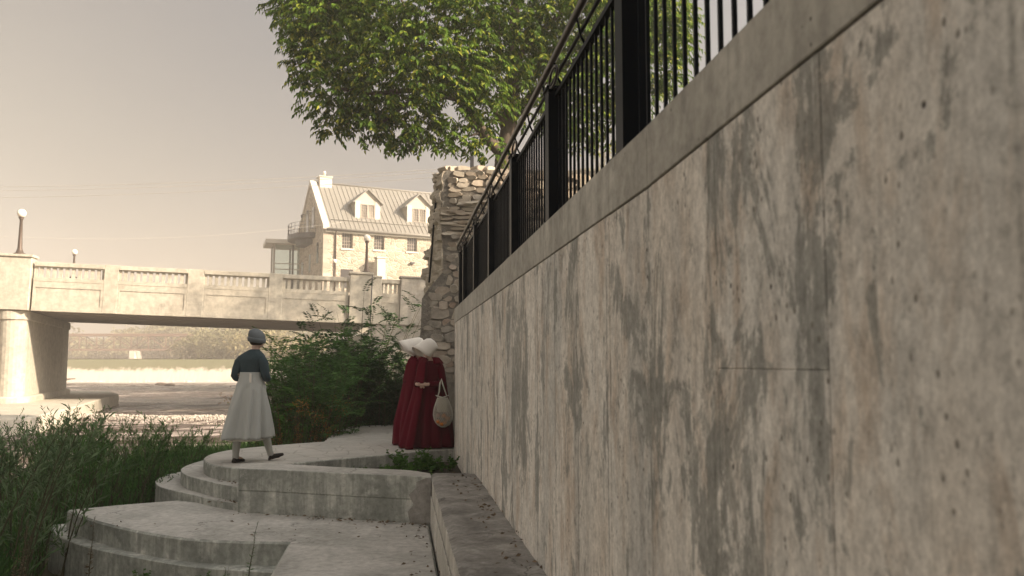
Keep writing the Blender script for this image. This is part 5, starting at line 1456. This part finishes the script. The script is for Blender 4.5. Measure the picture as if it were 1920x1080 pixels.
def shoe(name, heel, toe, parent, mat):
    heel = Vector(heel); toe = Vector(toe); d = toe-heel; m = MB(); rows = []
    s = Vector((-d.y, d.x, 0)).normalized()
    for f, w_, h_ in ((0, .02, .03), (.06, .034, .055), (.25, .038, .062), (.5, .040, .05), (.8, .044, .036), (.95, .03, .026), (1.0, .008, .012)):
        c = heel + d*f; rows.append([tuple(c + s*w_*math.cos(a) + Vector((0, 0, max(-.006, h_*math.sin(a))))) for a in np.linspace(0, 2*math.pi, 12, endpoint=False)])
    m.loft(rows, cap=True); return m.build(name, mat, parent)
shoe('shoe', (-.172, -.085, .012), (-.165, .16, .012), pg, M['shoe'])
shoe('shoe', (.125, .29, .012), (.27, .43, .07), pg, M['shoe'])
# knit cap with turned-up brim, hair below
m = MB(); cc = Vector((.052, .035, 1.625))
def caprow(z, r, sx=0): return [tuple(cc + Vector((r*math.cos(a)*1.0 + sx, r*1.08*math.sin(a), z + .18*r*math.cos(a)*-.9))) for a in np.linspace(0, 2*math.pi, 24, endpoint=False)]
m.loft([caprow(-.055, .098), caprow(-.02, .108), caprow(.03, .110), caprow(.07, .098, -.006), (caprow(.10, .074, -.010)), caprow(.118, .04, -.012), caprow(.124, .004, -.014)], cap=True)
cp = m.build('knit_cap', M['capwool'], pg)
m = MB(); m.loft([caprow(-.060, .100), caprow(-.058, .112), caprow(-.01, .118), caprow(.004, .112), caprow(.0, .106)]); m.build('cap_brim', M['capwool'], cp)
m = MB(); m.loft([[tuple(cc + Vector((r*math.cos(a), -.004 + r*1.0*math.sin(a), z))) for a in np.linspace(0, 2*math.pi, 18, endpoint=False)] for z, r in ((-.095, .055), (-.085, .074), (-.06, .088), (-.03, .093))], cap=True); m.build('hair', M['hair'], pg)
head_parts(pg, (.058, .045, 1.60), (.55, .8, -.1))

# --- women in red
def bonnet(root, c, axis, r0, r1, L_, name='bonnet'):
    """wide winged bonnet: closed round the back of the head, flaring open towards axis"""
    A = Vector(axis).normalized(); s = A.cross(Vector((0, 0, 1))).normalized(); u = s.cross(A)
    c = Vector(c); rows = []
    prof = [(-.135, .015), (-.130, .060), (-.112, .098), (-.07, .124), (0, r0), (L_*.35, lerp(r0, r1, .35) if False else r0*.65+r1*.35), (L_*.7, r0*.3+r1*.7), (L_, r1)]
    for x_, r_ in prof:
        row = []
        for a in np.linspace(0, 2*math.pi, 32, endpoint=False):
            ca, sa = math.cos(a), math.sin(a)
            k_ = 1.0
            fwd = 0
            if x_ > 0: fwd = .22*x_*max(0, sa) - .55*x_*max(0, -sa)      # brim longer over the brow than under the chin
            h_ = 1.12 if sa > 0 else .80
            row.append(tuple(c + A*(x_+fwd) + s*r_*ca*.98 + u*r_*sa*h_))
        rows.append(row)
    m = MB(); m.loft(rows); m.add([rows[0][i] for i in range(32)], [tuple(range(31, -1, -1))])
    o = m.build(name, M['white'], root, solid=.004)
    mm = MB(); mm.tube([Vector(p) for p in rows[-1]] + [Vector(rows[-1][0])], .003, 5); mm.build('brim_edge', M['white'], o)
    return o
def red_woman(loc, yaw, label, bax, br1, bl, hemx=.5, hemy=.40, hx=0, folded=False):
    root = empty('person', loc, yaw); tag(root, label, 'person', None)
    sk = Sk()
    # local frame: faces -y
    pel = sk.a((0, 0, .93), (.14, .10)); wa_ = sk.a((0, 0, 1.08), (.11, .085), pel); ch_ = sk.a((0, 0, 1.24), (.125, .095), wa_)
    nb_ = sk.a((0, -.005, 1.345), (.06, .055), ch_); nk_ = sk.a((-.005, -.02, 1.40), .045, nb_)
    hc = Vector((-.02 , -.05, 1.515)); fdir = Vector(bax)*1.0
    body_head(sk, nk_, hc, fdir)
    arms = []
    for sg in (-1, 1):
        s1_ = sk.a((sg*.12, 0, 1.275), .044, ch_); e1 = (sg*.205, -.04, 1.02); s2_ = sk.a(e1, .04, s1_); wv2 = (sg*.10 - .075, -.225, .985) if not folded else (sg*.05, -.13, .99)
        s3_ = sk.a(wv2, .026, s2_); sk.hand(s3_, (-sg*.92, -.18 - .08*sg, -.12), (0, .5, -.8), (0, -.6, .7), .8, .95); arms.append((e1, wv2))
    for sg in (-1, 1):
        h_ = sk.a((sg*.08, 0, .85), (.08, .08), pel); k1 = sk.a((sg*.085, -.01, .48), .055, h_); a1_ = sk.a((sg*.085, .01, .09), .035, k1); f1 = sk.a((sg*.09, -.03, .045), .034, a1_); sk.a((sg*.10, -.14, .03), .028, f1)
    skin_mesh('body', sk.v, sk.e, M['skin'], root, 1)
    head_parts(root, hc, fdir)
    upper_garment('dress_bodice', [(0, 0, 1.0, .135, .11), (0, 0, 1.12, .145, .115), (0, 0, 1.25, .165, .12), (0, 0, 1.30, .155, .105), (0, -.003, 1.335, .095, .078), (0, -.006, 1.35, .060, .058)],
        [([(sg*.11, 0, 1.29), (sg*.165, -.01, 1.2), (sg*.208, -.04, 1.01), (sg*.16 - .03, -.16 if not folded else -.10, .985), (sg*.105-.074, -.215, .985) if not folded else (sg*.06, -.125, .99)], [.055, .056, .048, .046, .037]) for sg in (-1, 1)], M['redd'], root)
    garment('dress_skirt', [(0, 0, 1.03, .142, .118, .01, 11, 0), (0, 0, .85, .20, .17, .05, 11, .3), (0, -.01, .45, .29, .25, .09, 11, .5), (0, -.02, .02, .38, .31, .11, 11, .7)], M['redd'], root, 120, .005)
    # cloak: thrown open on the bag side, hanging closed on the other
    if folded: a0_, a1__ = -math.pi/2+.06, 1.5*math.pi-.06
    else: a0_, a1__ = -math.pi/2+1.25, 1.5*math.pi-.20
    rows = [(0, .0, 1.375, .078, .078, .0, 9, 0), (0, .0, 1.355, .115, .10, .01, 9, 0), (0, .0, 1.315, .182, .13, .015, 9, .1), (0, .0, 1.24, .215, .155, .02, 9, .2), (0, .01, 1.10, .238, .19, .03, 9, .3), (hx*.3, .01, .75, .30, .24, .08, 9, .6), (hx*.65, 0, .35, .385, .32, .11, 9, .75), (hx, -.02, .012, hemx, hemy, .13, 9, .9)]
    garment('cloak', rows, M['red'], root, 130, .008, False, a0_, a1__)
    # capelet hood lying on the shoulders and its collar knot
    hr = [(0, .02, 1.305, .192, .15, .05, 7, 0), (0, .03, 1.35, .165, .135, .05, 7, .4), (0, .035, 1.395, .125, .115, .04, 7, .8), (0, .035, 1.40, .092, .09, .03, 7, 1.0)]
    garment('hood', hr, M['red'], root, 72, .012, False, -math.pi/2+.38, 1.5*math.pi-.38)
    m = MB(); m.lathe([(.004, -.012), (.013, -.006), (.013, .006), (.004, .012)], (0, -.135, 1.335), 10); m.build('clasp', M['redd'], root)
    for sg in (-1, 1):
        m = MB(); m.tube([(0, -.135, 1.33), (sg*.012, -.15, 1.25), (sg*.016, -.155, 1.12)], .004, 6); m.build('tie', M['red'], root)
        shoe('shoe', (sg*.09, .04, .012), (sg*.10, -.19, .012), root, M['shoe'])
    bonnet(root, hc + Vector((0, 0, .03)), bax, .134, br1, bl)
    return root, arms, hc
f0 = P(806, 836, 13.3)
yaw1 = R(-8)
fr, arms, hc = red_woman((f0.x, 13.3, 0), yaw1, 'person in long dark red cloak and white winged bonnet holding a mesh bag', (-.62, -.50, -.60), .158, .17, hx=-.06, hemx=.44, hemy=.40)
b0 = P(784, 832, 13.8)
fr2, _, _ = red_woman((b0.x, 13.8, 0), R(-6), 'person in red cloak and white bonnet standing half hidden behind the other on the left', (-.86, -.34, -.28), .155, .22, folded=True, hx=-.02, hemx=.40, hemy=.36)
fr.scale = (.98, .98, .985); fr2.scale = (.99, .99, 1.005)
# mesh shopping bag with oranges, hung from her forearm
elb = fr.location + Matrix.Rotation(yaw1, 3, 'Z') @ Vector((.20, -.13, .98))
bgc = P(829, 770, elb.y-.10)
bgr = empty('shopping_bag', (bgc.x, bgc.y, 0)); tag(bgr, 'pale string mesh shopping bag of fruit hanging from the red cloaked arm', 'bag')
zt2, zb2 = P(829, 733, elb.y-.1).z, P(829, 801, elb.y-.1).z
H_ = zt2-zb2
m = MB(); cz = lambda f: zb2 + H_*f
bag_rows = [(.0, .03), (.05, .09), (.18, .135), (.34, .15), (.5, .14), (.68, .105), (.82, .075)]
def bagw(f):
    for (a, ra), (b, rb) in zip(bag_rows, bag_rows[1:]):
        if a <= f <= b: return ra + (rb-ra)*(f-a)/(b-a)
    return bag_rows[-1][1]
# net of crossing strings
ns = 26
for dr_ in (-1, 1):
    for i in range(ns):
        pts = []
        for j in range(13):
            f = j/12*.82; a = 2*math.pi*i/ns + dr_*f*2.4; r_ = bagw(f)*(1+.04*math.sin(a*3)); pts.append((r_*math.cos(a) + .02*(1-f), .62*r_*math.sin(a), cz(f)))
        m.tube(pts, .0028, 4, cap=False)
m.build('net', M['bag'], bgr)
t = NT("sheer_bag_cloth"); t.col((.50, .48, .41)); t.rough(.9); tp = t.n('ShaderNodeBsdfTransparent'); mx = t.n('ShaderNodeMixShader')
t.l(t.ramp(t.noise(t.pos((60, 60, 60)), 1, 3), [(.4, .60), (.6, .92)]), mx.inputs[0]); t.l(t.b.outputs[0], mx.inputs[1]); t.l(tp.outputs[0], mx.inputs[2]); t.l(mx.outputs[0], t.out.inputs[0]); M['sheer'] = t.m
m = MB(); m.loft([[(bagw(f)*.985*(1+.05*mnoise.noise(Vector((math.cos(a)*2, math.sin(a)*2, f*5))))*math.cos(a) + .02*(1-f), .61*bagw(f)*math.sin(a), cz(f)) for a in np.linspace(0, 2*math.pi, 28, endpoint=False)] for f in np.linspace(0, .82, 10)])
m.build('sack', M['sheer'], bgr)
m = MB(); m.tube([(.097*math.cos(a), .062*math.sin(a), cz(.82) + .03*abs(math.cos(a))) for a in np.linspace(0, 2*math.pi, 25)], .006, 6); m.build('rim', M['bag'], bgr)
topx = elb.x - bgc.x
for sy in (-1, 1):
    m = MB(); m.tube([(-.07, sy*.03, cz(.84)), (-.045, sy*.035, cz(.98)), (topx-.01, sy*.03, cz(1.22)), (topx+.012, 0, cz(1.33)), (topx+.03, sy*.02, cz(1.2)), (.068, sy*.03, cz(.86))], [.006, .008, .009, .011, .009, .006], 8); m.build('handle', M['bag'], bgr)
M['orange'] = plain("orange_peel", (.55, .19, .035), .5, 0, .15, 30, .0005); M['apple'] = plain("dark_red_apple_skin", (.28, .06, .05), .4, 0, .4, 12)
M['bread'] = plain("brown_paper", (.40, .36, .29), .9, 0, .15, 10)
fruit = [(-.05, -.05, .16, 'orange', 'lowest orange in the mesh bag on the left'), (.045, -.045, .14, 'orange', 'orange at the bottom right of the mesh bag'), (.0, -.06, .10, 'orange', 'orange in the middle bottom of the mesh bag'), (-.055, -.045, .33, 'apple', 'dark red apple at the left in the mesh bag'), (.03, -.05, .32, 'orange', 'uppermost yellow orange fruit in the mesh bag'), (.085, -.02, .24, 'orange', 'orange at the right side of the mesh bag')]
for x_, y_, f, mt, lab in fruit:
    m = MB(); r_ = .036; m.lathe([(max(.001, r_*math.sin(a)), -r_*.93*math.cos(a)) for a in np.linspace(0, math.pi, 11)], seg=14); o = m.build('apple' if mt == 'apple' else 'orange', M[mt]); o.location = (bgc.x+x_, bgc.y+y_*.8, cz(f)); tag(o, lab, 'fruit', 'fruit in the mesh bag')
m = MB(); m.box(-.075, .08, -.035, .035, cz(.42), cz(.76)); o = m.build('parcel', M['bread'], None, .015); o.location = (bgc.x, bgc.y, 0); tag(o, 'grey paper wrapped parcel above the fruit in the mesh bag', 'parcel')
for ch_ in o, : ch_.location = (bgc.x, bgc.y, 0)

# ------------------------------------------------------------------ air
hz = MB(); hz.box(-420, 150, -60, 360, -5.0, 34.0)
t = bpy.data.materials.new("haze_air"); t.use_nodes = True; nt = t.node_tree; nt.nodes.clear()
pv = nt.nodes.new('ShaderNodeVolumePrincipled'); pv.inputs['Color'].default_value = (1.0, .93, .85, 1); pv.inputs['Density'].default_value = .0024; pv.inputs['Anisotropy'].default_value = .2
ou = nt.nodes.new('ShaderNodeOutputMaterial'); nt.links.new(pv.outputs[0], ou.inputs['Volume'])
tag(hz.build('haze', t), kind='stuff')
